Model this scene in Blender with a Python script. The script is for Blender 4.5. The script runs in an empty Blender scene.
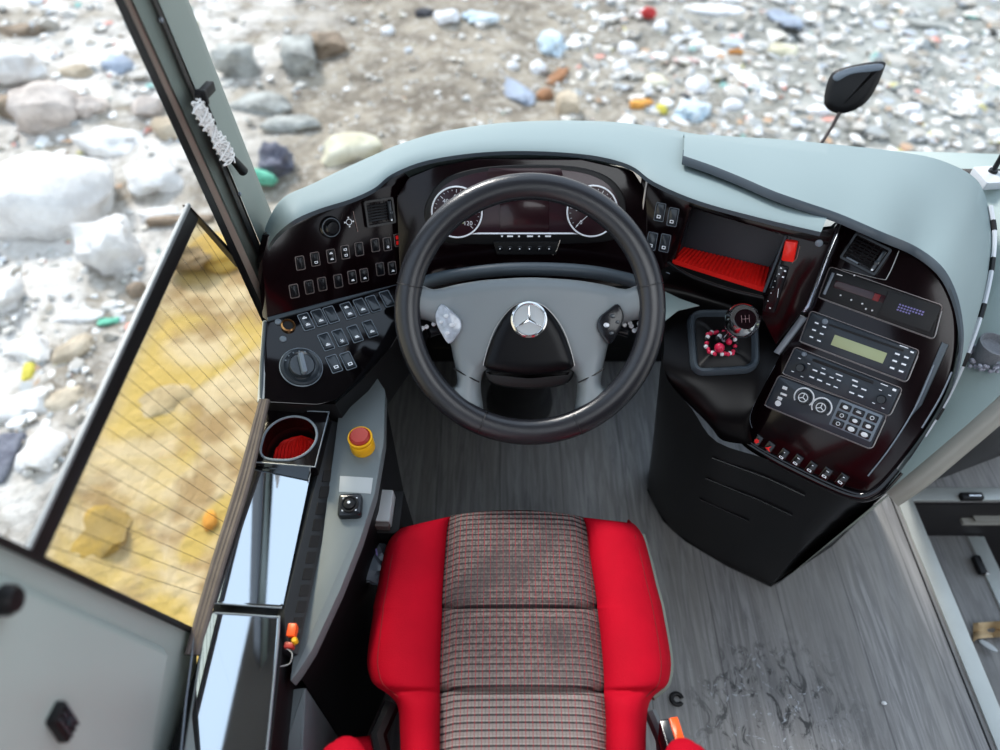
import bpy, bmesh, math, random
from mathutils import Vector as V, Matrix, noise
from mathutils.geometry import delaunay_2d_cdt
random.seed(7)
C = bpy.context.scene.collection
# ------------------------------------------------------------------ camera model used as a ruler
CAM = V((0, 0, 1.6)); PITCH = math.radians(50); FPX = 722.0
DV = V((0, math.cos(PITCH), -math.sin(PITCH))); UV = V((0, math.sin(PITCH), math.cos(PITCH))); RV = V((1, 0, 0))
def ray(px, py): return DV + RV * ((px - 500) / FPX) + UV * ((375 - py) / FPX)
def Z(px, py, z): r = ray(px, py); return CAM + r * ((z - CAM.z) / r.z)
def X(px, py, x): r = ray(px, py); return CAM + r * ((x - CAM.x) / r.x)
def D(px, py, d): return CAM + ray(px, py) * d
class Fr:
    def __init__(s, o, u, n):
        s.o = V(o); s.n = V(n).normalized(); s.u = (V(u) - s.n * V(u).dot(s.n)).normalized(); s.v = s.n.cross(s.u)
    def p(s, x, y, z=0): return s.o + s.u * x + s.v * y + s.n * z
    def at(s, x, y, z=0): return Fr(s.p(x, y, z), s.u, s.n)
    def rot(s, a): return Fr(s.o, s.u * math.cos(a) + s.v * math.sin(a), s.n)
    def tilt(s, a): # tip about u
        return Fr(s.o, s.u, s.n * math.cos(a) + s.v * math.sin(a))
class Pl(Fr):
    """a flat panel of the dashboard through three surveyed points"""
    def __init__(s, a, b, c, lift=0):
        a, b, c = [V(q) if isinstance(q, V) else Z(*q) for q in (a, b, c)]
        n = (b - a).cross(c - a).normalized()
        if n.dot(CAM - a) < 0: n = -n
        super().__init__(a + n * lift, b - a, n)
    def hit(s, px, py, lift=0):
        r = ray(px, py); o = s.o + s.n * lift
        return CAM + r * ((o - CAM).dot(s.n) / r.dot(s.n))
    def f(s, px, py, lift=0): return Fr(s.hit(px, py, lift), s.u, s.n)
    def q(s, px, py):
        d = s.hit(px, py) - s.o; return (d.dot(s.u), d.dot(s.v))
    def qs(s, L): return [s.q(*p) for p in L]
# ------------------------------------------------------------------ curves
def cat(P, n=6, closed=False):
    P = [V(p) for p in P]; out = []; m = len(P)
    rng = range(m) if closed else range(m - 1)
    for i in rng:
        if closed: a, b, c, d = P[i-1], P[i], P[(i+1) % m], P[(i+2) % m]
        else: a, b, c, d = P[max(i-1, 0)], P[i], P[i+1], P[min(i+2, m-1)]
        for k in range(n):
            t = k / n
            out.append(0.5*((2*b) + (c-a)*t + (2*a-5*b+4*c-d)*t*t + (3*b-3*c+d-a)*t**3))
    if not closed: out.append(P[-1])
    return out
def rounded(P, r, n=4):
    P = [V((p[0], p[1])) for p in P]; out = []
    for i in range(len(P)):
        a, b, c = P[i-1], P[i], P[(i+1) % len(P)]
        la, lc = (a-b).length, (c-b).length
        if la < 1e-7 or lc < 1e-7: continue
        k = min(r, la*.45, lc*.45)
        s, e = b + (a-b)*(k/la), b + (c-b)*(k/lc)
        for j in range(n+1):
            t = j/n; out.append(s*(1-t)**2 + b*2*t*(1-t) + e*t*t)
    return [(p.x, p.y) for p in out]
def rrect(w, h, r, n=4): return rounded([(-w/2, -h/2), (w/2, -h/2), (w/2, h/2), (-w/2, h/2)], r, n)
def circ(r, n=32, ry=None, cx=0, cy=0): return [(cx + r*math.cos(2*math.pi*i/n), cy + (ry or r)*math.sin(2*math.pi*i/n)) for i in range(n)]
def area(P): return sum(P[i-1][0]*P[i][1]-P[i][0]*P[i-1][1] for i in range(len(P)))/2
def inset(P, d):
    out = []; m = len(P)
    for i in range(m):
        a, b, c = V(P[i-1]), V(P[i]), V(P[(i+1) % m])
        e1 = (b-a); e2 = (c-b)
        if e1.length < 1e-9: e1 = e2
        if e2.length < 1e-9: e2 = e1
        e1 = e1.normalized(); e2 = e2.normalized()
        n1 = V((-e1.y, e1.x)); n2 = V((-e2.y, e2.x)); nn = n1+n2
        if nn.length < 1e-6: nn = n1
        nn.normalize(); k = d/max(.5, nn.dot(n1))
        q = b + nn*k; out.append((q.x, q.y))
    return out
# ------------------------------------------------------------------ mesh builder
class MB:
    def __init__(s): s.b = bmesh.new()
    def face(s, vs):
        try: return s.b.faces.new(vs)
        except ValueError: return None
    def stack(s, F, P, layers, cap=True):
        if area(P) < 0: P = P[::-1]
        rings = []
        for ins, z in layers:
            Q = inset(P, ins) if ins else P
            rings.append([s.b.verts.new(F.p(q[0], q[1], z)) for q in Q])
        for A, B in zip(rings, rings[1:]):
            for i in range(len(A)): s.face([A[i-1], A[i], B[i], B[i-1]])
        if cap: s.face(rings[-1]); s.face(rings[0][::-1])
        return s
    def prism(s, F, P, z0, z1, bev=.001):
        bev = min(bev, abs(z1-z0)*.9)
        return s.stack(F, P, [(0, z0), (0, z1-bev), (bev*.3, z1-bev*.3), (bev, z1)])
    def box(s, F, w, h, z0, z1, r=.001, bev=.0006): return s.prism(F, rrect(w, h, r, 3), z0, z1, bev)
    def ring(s, F, Po, Pi, z0, z1):
        """plate with a hole; both outlines have the same number of points"""
        A, B = [[s.b.verts.new(F.p(q[0], q[1], z)) for q in Po] for z in (z0, z1)]
        Cc, Dd = [[s.b.verts.new(F.p(q[0], q[1], z)) for q in Pi] for z in (z0, z1)]
        for i in range(len(Po)):
            s.face([A[i-1], A[i], B[i], B[i-1]]); s.face([B[i-1], B[i], Dd[i], Dd[i-1]])
            s.face([Dd[i-1], Dd[i], Cc[i], Cc[i-1]]); s.face([Cc[i-1], Cc[i], A[i], A[i-1]])
        return s
    def lathe(s, F, prof, n=32, sy=1):
        rings = []
        for r, z in prof: rings.append([s.b.verts.new(F.p(r*math.cos(2*math.pi*i/n), sy*r*math.sin(2*math.pi*i/n), z)) for i in range(n)])
        for A, B in zip(rings, rings[1:]):
            for i in range(n): s.face([A[i-1], A[i], B[i], B[i-1]])
        s.face(rings[0][::-1]); s.face(rings[-1]); return s
    def torus(s, F, R, r, n=96, m=14, r2=None, a0=0, a1=2*math.pi):
        full = abs(a1-a0-2*math.pi) < 1e-6; rings = []
        for i in range(n if full else n+1):
            a = a0+(a1-a0)*i/n
            rings.append([s.b.verts.new(F.p((R+r*math.cos(t))*math.cos(a), (R+r*math.cos(t))*math.sin(a), (r2 or r)*math.sin(t))) for t in [2*math.pi*j/m for j in range(m)]])
        for i in range(len(rings) if full else len(rings)-1):
            A, B = rings[i], rings[(i+1) % len(rings)]
            for j in range(m): s.face([A[j-1], B[j-1], B[j], A[j]])
        if not full: s.face(rings[0]); s.face(rings[-1][::-1])
        return s
    def tube(s, P, r, m=10, closed=False):
        P = [V(p) for p in P]; R = r if isinstance(r, (list, tuple)) else [r]*len(P); rings = []; up = V((.13, .3, .94))
        for i, p in enumerate(P):
            if closed: t = P[(i+1) % len(P)]-P[i-1]
            else: t = P[min(i+1, len(P)-1)]-P[max(i-1, 0)]
            t.normalize(); a = t.cross(up)
            if a.length < 1e-3: a = t.cross(V((1, 0, 0)))
            a.normalize(); up = a.cross(t)
            rings.append([s.b.verts.new(p + a*(R[i]*math.cos(2*math.pi*j/m)) + up*(R[i]*math.sin(2*math.pi*j/m))) for j in range(m)])
        for i in range(len(P) if closed else len(P)-1):
            A, B = rings[i], rings[(i+1) % len(P)]
            for j in range(m): s.face([A[j-1], A[j], B[j], B[j-1]])
        if not closed: s.face(rings[0][::-1]); s.face(rings[-1])
        return s
    def grid(s, G, cap=False, wrap=False):
        R = [[s.b.verts.new(p) for p in row] for row in G]
        for A, B in zip(R, R[1:]):
            for j in range(0 if wrap else 1, len(A)): s.face([A[j-1], A[j], B[j], B[j-1]])
        if cap: s.face(R[0]); s.face(R[-1][::-1])
        return s
    def pillow(s, F, P, hf, step, base=-.01):
        """domed sheet over an outline: hf(distance to edge, x, y) -> height, with a skirt to base"""
        if area(P) < 0: P = P[::-1]
        P = [V(p) for p in P]; n = len(P)
        def dist(q):
            d = 9
            for i in range(n):
                a, b = P[i-1], P[i]; e = b-a; l = e.length_squared
                t = 0 if l == 0 else max(0, min(1, (q-a).dot(e)/l)); d = min(d, (q-(a+e*t)).length)
            return d
        def inside(q):
            c = False
            for i in range(n):
                a, b = P[i-1], P[i]
                if (a.y > q.y) != (b.y > q.y) and q.x < (b.x-a.x)*(q.y-a.y)/(b.y-a.y)+a.x: c = not c
            return c
        pts = list(P)
        for d in (step*.45,):
            for q in inset([tuple(p) for p in P], d):
                q = V(q)
                if inside(q) and dist(q) > d*.6: pts.append(q)
        x0, x1 = min(p.x for p in P), max(p.x for p in P); y0, y1 = min(p.y for p in P), max(p.y for p in P)
        for i in range(int((x1-x0)/step)+1):
            for j in range(int((y1-y0)/step)+1):
                q = V((x0+(i+.5*(j % 2))*step, y0+j*step))
                if inside(q) and dist(q) > step*.8: pts.append(q)
        r = delaunay_2d_cdt(pts, [(i, (i+1) % n) for i in range(n)], [], 1, 1e-6)
        vs = []; ring = set(range(n))
        for k, q in enumerate(r[0]):
            onb = any(o < n for o in r[3][k])
            vs.append(s.b.verts.new(F.p(q.x, q.y, hf(0 if onb else dist(q), q.x, q.y))))
        bd = {}
        for k, o in enumerate(r[3]):
            for i in o:
                if i < n: bd[i] = vs[k]
        for f in r[2]: 
            cx = sum((r[0][i] for i in f), V((0, 0)))/len(f)
            if inside(cx): s.face([vs[i] for i in f])
        low = [s.b.verts.new(F.p(p.x, p.y, base)) for p in P]
        for i in range(n):
            if i in bd and (i-1) % n in bd: s.face([low[i-1], low[i], bd[i], bd[(i-1) % n]])
        return s
    def text(s, F, txt, size, z=.0004):
        cu = bpy.data.curves.new('t', 'FONT'); cu.body = txt; cu.size = size; cu.align_x = 'CENTER'; cu.align_y = 'CENTER'; cu.resolution_u = 2
        o = bpy.data.objects.new('t', cu); me = o.to_mesh()
        vs = [s.b.verts.new(F.p(v.co.x, v.co.y, z)) for v in me.vertices]
        for p in me.polygons: s.face([vs[i] for i in p.vertices])
        o.to_mesh_clear(); bpy.data.objects.remove(o); bpy.data.curves.remove(cu); return s
    def rock(s, c, rx, ry, rz, rot=0, sub=3, amp=.35, seed=0, boxy=0, freq=1.2):
        g = bmesh.ops.create_icosphere(s.b, subdivisions=sub, radius=1)
        ca, sa = math.cos(rot), math.sin(rot)
        for v in g['verts']:
            p = v.co.copy()
            if boxy: 
                m = max(abs(p.x), abs(p.y), abs(p.z)); p = p.lerp(p/m*.8, boxy)
            p *= 1 + amp*noise.fractal(p*freq+V((seed*7.3, seed*3.1, seed)), .7, 2, 4) 
            x, y, z = p.x*rx, p.y*ry, p.z*rz
            v.co = V((c[0]+x*ca-y*sa, c[1]+x*sa+y*ca, c[2]+z))
        return s
OFF = {}
def part(name, mb, m, parent=None, smooth=True, ang=38, wn=False, mods=None):
    """links one mesh; a child keeps its place relative to its thing's origin"""
    b = mb.b; off = OFF.get(parent.name, V()) if parent else None
    bmesh.ops.remove_doubles(b, verts=b.verts, dist=1e-6)
    bmesh.ops.recalc_face_normals(b, faces=b.faces)
    if parent is None:
        lo = V([min(v.co[i] for v in b.verts) for i in range(3)]); hi = V([max(v.co[i] for v in b.verts) for i in range(3)])
        off = V(((lo.x+hi.x)/2, (lo.y+hi.y)/2, lo.z))
    for v in b.verts: v.co -= off
    lim = math.radians(ang)
    for e in b.edges:
        e.smooth = not (len(e.link_faces) == 2 and e.calc_face_angle(0) > lim)
    for f in b.faces: f.smooth = smooth
    me = bpy.data.meshes.new(name); b.to_mesh(me); b.free(); me.materials.append(m)
    o = bpy.data.objects.new(name, me); C.objects.link(o)
    if parent: o.parent = parent; OFF[o.name] = off
    else: o.location = off; OFF[o.name] = off
    if wn: 
        w = o.modifiers.new('wn', 'WEIGHTED_NORMAL'); w.keep_sharp = True; w.weight = 80
    return o
def tag(o, label, cat_=None, group=None):
    o['label'] = label
    if cat_: o['category'] = cat_
    if group: o['group'] = group
    return o
def thing(name, label, cat_, loc, group=None):
    o = bpy.data.objects.new(name, None); o.empty_display_size = .05; C.objects.link(o); o.location = loc; OFF[o.name] = V(loc)
    return tag(o, label, cat_, group)
def struct(name, mb, m, **k):
    o = part(name, mb, m, **k); o['kind'] = 'structure'; return o
# ------------------------------------------------------------------ materials
def mat(name, col, rough=.5, metal=0, coat=0, bump=0, bscale=200, var=0, vscale=8, spec=None, sheen=0, emit=None, coatr=.03, bdist=.001):
    m = bpy.data.materials.new(name); m.use_nodes = True; nt = m.node_tree; n = nt.nodes; p = n['Principled BSDF']
    p.inputs['Base Color'].default_value = (*col, 1); p.inputs['Roughness'].default_value = rough; p.inputs['Metallic'].default_value = metal
    p.inputs['Coat Weight'].default_value = coat; p.inputs['Coat Roughness'].default_value = coatr
    if spec is not None: p.inputs['Specular IOR Level'].default_value = spec
    if sheen: p.inputs['Sheen Weight'].default_value = sheen; p.inputs['Sheen Roughness'].default_value = .4; p.inputs['Sheen Tint'].default_value = (*[min(1, c*1.2+.1) for c in col], 1)
    if emit: p.inputs['Emission Color'].default_value = (*col, 1); p.inputs['Emission Strength'].default_value = emit
    tc = n.new('ShaderNodeTexCoord')
    if var:
        nz = n.new('ShaderNodeTexNoise'); nz.inputs['Scale'].default_value = vscale; nz.inputs['Detail'].default_value = 5
        nt.links.new(tc.outputs['Object'], nz.inputs['Vector'])
        mx = n.new('ShaderNodeMix'); mx.data_type = 'RGBA'
        mx.inputs['A'].default_value = (*[c*(1-var) for c in col], 1); mx.inputs['B'].default_value = (*[min(1, c*(1+var)) for c in col], 1)
        nt.links.new(nz.outputs['Fac'], mx.inputs['Factor']); nt.links.new(mx.outputs['Result'], p.inputs['Base Color'])
    if bump:
        nb = n.new('ShaderNodeTexNoise'); nb.inputs['Scale'].default_value = bscale; nb.inputs['Detail'].default_value = 3
        nt.links.new(tc.outputs['Object'], nb.inputs['Vector'])
        bp = n.new('ShaderNodeBump'); bp.inputs['Strength'].default_value = bump; bp.inputs['Distance'].default_value = bdist
        nt.links.new(nb.outputs['Fac'], bp.inputs['Height']); nt.links.new(bp.outputs['Normal'], p.inputs['Normal'])
    return m
class NT:
    def __init__(s, m): s.t = m.node_tree; s.p = s.t.nodes['Principled BSDF']
    def n(s, ty, **k):
        x = s.t.nodes.new('ShaderNode'+ty)
        for a, b in k.items():
            if a in x.inputs.keys(): s.set(x.inputs[a], b)
            else: setattr(x, a, b)
        return x
    def set(s, i, v):
        if hasattr(v, 'is_output') or isinstance(v, bpy.types.NodeSocket): s.t.links.new(v, i)
        else: i.default_value = v
    def math(s, op, a, b=0, c=None):
        x = s.t.nodes.new('ShaderNodeMath'); x.operation = op; s.set(x.inputs[0], a); s.set(x.inputs[1], b)
        if c is not None: s.set(x.inputs[2], c)
        return x.outputs[0]
    def mix(s, f, a, b):
        x = s.t.nodes.new('ShaderNodeMix'); x.data_type = 'RGBA'; s.set(x.inputs['Factor'], f)
        s.set(x.inputs['A'], (*a, 1) if isinstance(a, tuple) else a); s.set(x.inputs['B'], (*b, 1) if isinstance(b, tuple) else b); return x.outputs['Result']
    def noise(s, vec, sc, det=4, rough=.5, dist=0):
        x = s.t.nodes.new('ShaderNodeTexNoise'); s.t.links.new(vec, x.inputs['Vector']); x.inputs['Scale'].default_value = sc
        x.inputs['Detail'].default_value = det; x.inputs['Roughness'].default_value = rough; x.inputs['Distortion'].default_value = dist; return x.outputs['Fac']
    def step(s, v, a, b): # smooth ramp a..b -> 0..1
        x = s.t.nodes.new('ShaderNodeMapRange'); x.interpolation_type = 'SMOOTHSTEP'; s.set(x.inputs['Value'], v)
        x.inputs['From Min'].default_value = a; x.inputs['From Max'].default_value = b; return x.outputs['Result']
    def pos(s): return s.t.nodes.new('ShaderNodeNewGeometry').outputs['Position']
    def xyz(s, v): x = s.t.nodes.new('ShaderNodeSeparateXYZ'); s.t.links.new(v, x.inputs[0]); return x.outputs
    def scale(s, v, sc): x = s.t.nodes.new('ShaderNodeMapping'); s.t.links.new(v, x.inputs[0]); x.inputs['Scale'].default_value = sc; return x.outputs[0]
    def bump(s, h, st=.5, d=.01):
        x = s.t.nodes.new('ShaderNodeBump'); x.inputs['Strength'].default_value = st; x.inputs['Distance'].default_value = d
        s.t.links.new(h, x.inputs['Height']); s.t.links.new(x.outputs[0], s.p.inputs['Normal'])
    def color(s, c): s.t.links.new(c, s.p.inputs['Base Color'])
M = {}
M['gloss'] = mat('gloss_black', (.007, .005, .007), .10, coat=.3, coatr=.04, var=.3, vscale=3)
M['fascia'] = mat('fascia_black', (.009, .003, .005), .14, coat=.15, coatr=.05, spec=.4, var=.4, vscale=5)
M['pad'] = mat('dash_grey', (.275, .345, .36), .6, bump=.25, bscale=900, var=.05, vscale=3, spec=.35)
M['lip'] = mat('slate_lip', (.075, .095, .115), .42, bump=.15, bscale=900, var=.05)
M['blk'] = mat('matt_black', (.012, .012, .014), .45, bump=.15, bscale=700, var=.2)
M['kick'] = mat('kick_black', (.010, .010, .012), .32, bump=.1, bscale=300, var=.3, vscale=6)
M['leather'] = mat('wheel_leather', (.024, .025, .031), .27, coat=.25, coatr=.25, bump=.18, bscale=1300, var=.15, spec=.6)
M['hub'] = mat('hub_grey', (.24, .265, .28), .38, bump=.15, bscale=1200, var=.05)
M['chrome'] = mat('chrome', (.75, .77, .8), .14, metal=1)
M['silver'] = mat('silver_line', (.55, .52, .5), .3, metal=.9)
M['alu'] = mat('alu_trim', (.52, .55, .54), .38, metal=.35, bump=.1, bscale=200, var=.1, vscale=20)
M['white'] = mat('white_mark', (.85, .87, .9), .5, var=.03)
M['icon'] = mat('switch_symbol', (.72, .76, .82), .4, emit=.2)
M['red'] = mat('red_plastic', (.85, .03, .02), .3, coat=.3, emit=.08)
M['redmark'] = mat('red_symbol', (.8, .02, .02), .4, emit=.15)
M['mat_red'] = mat('red_rubber_mat', (.80, .02, .015), .55, bump=.4, bscale=120, var=.15, vscale=60)
M['yellow'] = mat('yellow_plastic', (.85, .48, .02), .35, var=.05)
M['estop'] = mat('stop_red', (.42, .05, .04), .4, var=.1)
M['orange'] = mat('orange_plastic', (.9, .12, .02), .35, emit=.05)
M['velvet'] = mat('red_velour', (.44, .002, .020), .8, bump=.5, bscale=500, var=.3, vscale=9, spec=.2)
M['piping'] = mat('grey_piping', (.22, .24, .21), .6, var=.1)
M['panel'] = mat('side_panel_grey', (.42, .49, .48), .5, bump=.12, bscale=500, var=.04, vscale=4)
M['pillar'] = mat('pillar_grey_green', (.27, .32, .30), .5, bump=.1, bscale=300, var=.05)
M['pillar_warm'] = mat('pillar_edge_strip', (.62, .56, .50), .45, var=.08)
M['rubber'] = mat('rubber_seal', (.013, .012, .013), .5, var=.2)
M['channel'] = mat('window_channel', (.14, .12, .115), .6, bump=.4, bscale=60, var=.25, vscale=40)
M['greyp'] = mat('side_console_grey', (.19, .22, .235), .45, bump=.2, bscale=800, var=.08, vscale=10)
M['lid'] = mat('lid_gloss', (.62, .66, .70), .03, metal=1, var=.02)  # pale metal on the black lids, brightens the sky reflected in them
M['light'] = mat('light_grey_plastic', (.5, .53, .55), .4, var=.05)
M['lcd'] = mat('lcd_green', (.32, .36, .22), .3, emit=.25, var=.08, vscale=30)
M['radio'] = mat('radio_slate', (.036, .046, .060), .35, coat=.15, var=.1)
M['radiob'] = mat('radio_button', (.05, .065, .085), .35, var=.1)
M['hvac'] = mat('climate_panel', (.040, .050, .066), .35, coat=.2, var=.1)
M['screen'] = mat('cluster_display', (.045, .016, .022), .2, coat=.3, var=.2, vscale=20)
M['dial'] = mat('cluster_face', (.050, .022, .032), .28, coat=.3, coatr=.08, var=.15, vscale=10)
M['gauge'] = mat('gauge_face', (.045, .018, .026), .3, var=.1)
M['violet'] = mat('violet_text', (.20, .18, .40), .4, emit=.15)
M['switch'] = mat('switch_black', (.012, .013, .017), .22, coat=.3, var=.1)
M['switchb'] = mat('switch_slate', (.045, .055, .068), .25, coat=.6, var=.15, vscale=90)
M['bezel'] = mat('bezel_bluegrey', (.22, .26, .31), .3, coat=.3, var=.08)
M['trayback'] = mat('tray_slate', (.04, .046, .058), .4, var=.1, vscale=8)
M['rope'] = mat('white_cord', (.85, .85, .85), .8, bump=.5, bscale=600, var=.08, vscale=90)
M['shelf'] = mat('door_side_ledge', (.34, .42, .42), .5, bump=.2, bscale=700, var=.04)
M['rail'] = mat('rail_beige', (.33, .32, .29), .45, var=.15, vscale=12)
M['skin_scrap'] = mat('paper_tan', (.55, .42, .26), .8, var=.15, vscale=30)
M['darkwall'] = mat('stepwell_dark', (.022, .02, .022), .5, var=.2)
M['ceil'] = mat('ceiling_grey', (.13, .13, .135), .8, var=.05)
M['pink'] = mat('pink_beads', (.70, .03, .10), .3, coat=.4, var=.2, vscale=80)
M['clear'] = mat('frosted_plastic', (.62, .65, .7), .15, coat=.4, var=.05)
M['copper'] = mat('socket_brass', (.55, .32, .16), .25, metal=.9)
M['glitter'] = mat('pearl_beads', (.45, .45, .52), .2, metal=.3, var=.4, vscale=120)
# checked seat fabric
def fabric():
    m = mat('checked_fabric', (.3, .27, .25), .85); t = NT(m); p = t.xyz(t.pos())
    P_ = .0050
    def line(c, per, w, soft=.12): # 1 near multiples of per
        d = t.math('PINGPONG', c, per/2)
        return t.math('SUBTRACT', 1, t.step(d, w*per, (w+soft)*per))
    nz = t.noise(t.pos(), 260, 3); n2 = t.noise(t.pos(), 9, 3)
    base = t.mix(t.step(nz, .3, .7), (.12, .10, .095), (.24, .205, .185))
    base = t.mix(t.step(t.math('PINGPONG', t.math('ADD', p[1], .003), P_), .0003, .0026), (.035, .027, .029), base)
    worn = t.math('MULTIPLY', t.step(p[1], .40, .24), .75)  # paler bands towards the rear of the cushion
    base = t.mix(worn, base, t.mix(t.step(t.math('PINGPONG', t.math('ADD', p[1], .003), P_), .0004, .0024), (.03, .025, .027), (.42, .39, .36)))
    base = t.mix(t.math('MULTIPLY', line(p[0], .0102, .03, .06), .3), base, (.02, .015, .018))
    base = t.mix(t.math('MULTIPLY', line(t.math('ADD', p[0], .0051), .0102, .02, .06), .75), base, (.42, .012, .03))
    base = t.mix(t.math('MULTIPLY', t.step(n2, .5, .72), .5), base, (.05, .042, .045))
    t.color(base); t.bump(t.math('PINGPONG', p[1], P_), .9, .5); return m
M['check'] = fabric()
def laminate():
    m = mat('grey_laminate', (.2, .2, .2), .42); t = NT(m); pos = t.pos(); p = t.xyz(pos)
    g = t.noise(t.scale(pos, (34, 2.2, 1)), 2.2, 8, .62, 1.2); g2 = t.noise(pos, 3.2, 6, .6); g3 = t.noise(t.scale(pos, (9, 1.3, 1)), 1.5, 4, .5, .6)
    c = t.mix(t.step(g, .32, .68), (.21, .208, .212), (.40, .398, .40))
    c = t.mix(t.math('MULTIPLY', t.step(g3, .35, .7), .55), c, (.29, .28, .265))
    pl = t.math('SNAP', p[0], .16); w = t.n('TexWhiteNoise', noise_dimensions='1D'); t.set(w.inputs['W'], pl)
    c = t.mix(t.math('MULTIPLY', w.outputs['Value'], .28), c, (.10, .10, .11))
    seam = t.math('SUBTRACT', 1, t.step(t.math('PINGPONG', t.math('ADD', p[0], .0), .08), .0006, .0022)); c = t.mix(t.math('MULTIPLY', seam, .45), c, (.05, .05, .055))
    # worn, wet dirt where people step up from the door
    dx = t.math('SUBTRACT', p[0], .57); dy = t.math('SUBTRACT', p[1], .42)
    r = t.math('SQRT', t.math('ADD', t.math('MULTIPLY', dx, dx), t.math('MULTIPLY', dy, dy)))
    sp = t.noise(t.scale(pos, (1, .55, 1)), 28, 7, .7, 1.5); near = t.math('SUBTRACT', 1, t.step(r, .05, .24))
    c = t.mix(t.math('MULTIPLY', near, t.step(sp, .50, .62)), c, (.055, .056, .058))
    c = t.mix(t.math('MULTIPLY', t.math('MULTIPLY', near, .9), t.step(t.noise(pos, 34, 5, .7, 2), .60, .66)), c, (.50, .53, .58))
    c = t.mix(t.math('MULTIPLY', t.step(g2, .52, .75), .3), c, (.09, .09, .09))
    t.color(c); t.set(t.p.inputs['Roughness'], t.math('ADD', .33, t.math('MULTIPLY', sp, .25))); t.bump(g, .15, .002); return m
M['laminate'] = laminate()
def ground():
    m = mat('dusty_ground', (.4, .37, .33), .95); t = NT(m); pos = t.pos(); p = t.xyz(pos)
    a = t.noise(pos, .7, 6, .6); b = t.noise(pos, 3.5, 8, .65, .4); f = t.noise(pos, 16, 6, .65); 
    c = t.mix(t.step(b, .35, .65), (.20, .17, .135), (.43, .38, .31))
    c = t.mix(t.math('MULTIPLY', t.step(f, .5, .66), .7), c, (.58, .55, .50))
    right = t.math('MULTIPLY', t.step(t.math('ADD', p[0], t.math('MULTIPLY', a, 2.5)), 1.2, 4.6), .85)
    c = t.mix(right, c, t.mix(t.step(b, .3, .7), (.27, .28, .26), (.52, .54, .52)))
    left = t.math('MULTIPLY', t.step(t.math('ADD', p[0], t.math('MULTIPLY', a, 1.6)), -.5, -1.6), t.step(t.noise(pos, 1.6, 7, .68), .36, .60))
    c = t.mix(t.math('MULTIPLY', left, .9), c, (.82, .79, .75))
    # ochre clay along the left flank of the vehicle
    cl = t.math('MULTIPLY', t.math('SUBTRACT', 1, t.step(t.math('ADD', p[1], t.math('MULTIPLY', b, .6)), 3.6, 4.2)), t.math('SUBTRACT', 1, t.step(p[0], -.2, .4)))
    cl = t.math('MULTIPLY', cl, t.step(t.math('ADD', p[0], t.math('MULTIPLY', a, .2)), -1.95, -1.75))
    c = t.mix(t.math('MULTIPLY', cl, .95), c, t.mix(t.step(t.noise(pos, 1.7, 4, .5, 1.0), .36, .56), (.62, .48, .20), t.mix(t.step(t.noise(pos, 4, 4), .4, .6), (.42, .31, .20), (.70, .60, .47))))
    t.color(c); t.bump(t.math('ADD', b, t.math('MULTIPLY', f, .4)), .9, .08); return m
M['ground'] = ground()
def rubblemat():
    m = mat('rubble_mix', (.5, .48, .45), .9); t = NT(m)
    g = t.t.nodes.new('ShaderNodeNewGeometry'); cr = t.n('ValToRGB'); t.set(cr.inputs[0], g.outputs['Random Per Island'])
    cr.color_ramp.interpolation = 'CONSTANT'
    cols = [(0, (.30, .26, .2)), (.14, (.48, .45, .4)), (.3, (.62, .6, .56)), (.42, (.85, .85, .83)), (.56, (.34, .36, .36)), (.68, (.7, .66, .58)), (.78, (.93, .93, .93)), (.85, (.45, .5, .56)), (.9, (.5, .3, .16)), (.93, (.9, .88, .84)), (.96, (.75, .3, .22)), (.972, (.6, .55, .2)), (.982, (.2, .45, .4))]
    e = cr.color_ramp.elements; e[0].color = (*cols[0][1], 1); e[0].position = 0; e[1].position = cols[1][0]; e[1].color = (*cols[1][1], 1)
    for q, c in cols[2:]: k = e.new(q); k.color = (*c, 1)
    t.color(t.mix(.25, cr.outputs[0], t.mix(t.noise(t.pos(), 9, 4), (.2, .2, .2), (.8, .8, .8)))); return m
M['rubble'] = rubblemat()
def stonemat(name, c1, c2, sc=5):
    m = mat(name, c1, .9); t = NT(m); pos = t.pos(); n1 = t.noise(pos, sc, 7, .65)
    t.color(t.mix(t.step(n1, .35, .65), c2, c1)); t.bump(t.noise(pos, sc*3, 6, .7), .8, .05); return m
ST = {'white': stonemat('white_limestone', (.95, .94, .92), (.72, .70, .68)), 'pink': stonemat('pinkish_stone', (.80, .72, .66), (.50, .44, .40)),
      'grey': stonemat('grey_stone', (.55, .56, .53), (.30, .30, .28)), 'tan': stonemat('tan_stone', (.76, .66, .52), (.48, .40, .30)),
      'brown': stonemat('brown_stone', (.42, .33, .25), (.2, .16, .12)), 'ochre': stonemat('ochre_clay_lump', (.66, .47, .16), (.42, .32, .16)),
      'cream': stonemat('cream_sacking', (.85, .82, .68), (.66, .62, .46)), 'cloth': stonemat('slate_cloth', (.30, .31, .36), (.14, .14, .18), 8),
      'green': stonemat('green_plastic', (.22, .62, .45), (.12, .38, .27)), 'blue': stonemat('pale_blue_plastic', (.62, .78, .9), (.75, .82, .86)),
      'red': stonemat('red_scrap', (.75, .10, .10), (.5, .06, .06)), 'orange': stonemat('orange_scrap', (.85, .45, .12), (.55, .25, .08)),
      'rust': stonemat('rusty_scrap', (.50, .26, .14), (.3, .17, .10)), 'dark': stonemat('dark_scrap', (.12, .12, .13), (.05, .05, .06)),
      'yellow': stonemat('yellow_scrap', (.82, .74, .15), (.6, .52, .1)), 'sheet': stonemat('white_sheet', (.97, .97, .98), (.85, .87, .9)),
      'rose': stonemat('rose_scrap', (.82, .52, .48), (.7, .6, .56)), 'bluegrey': stonemat('bluegrey_scrap', (.48, .55, .66), (.36, .40, .48))}
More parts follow.
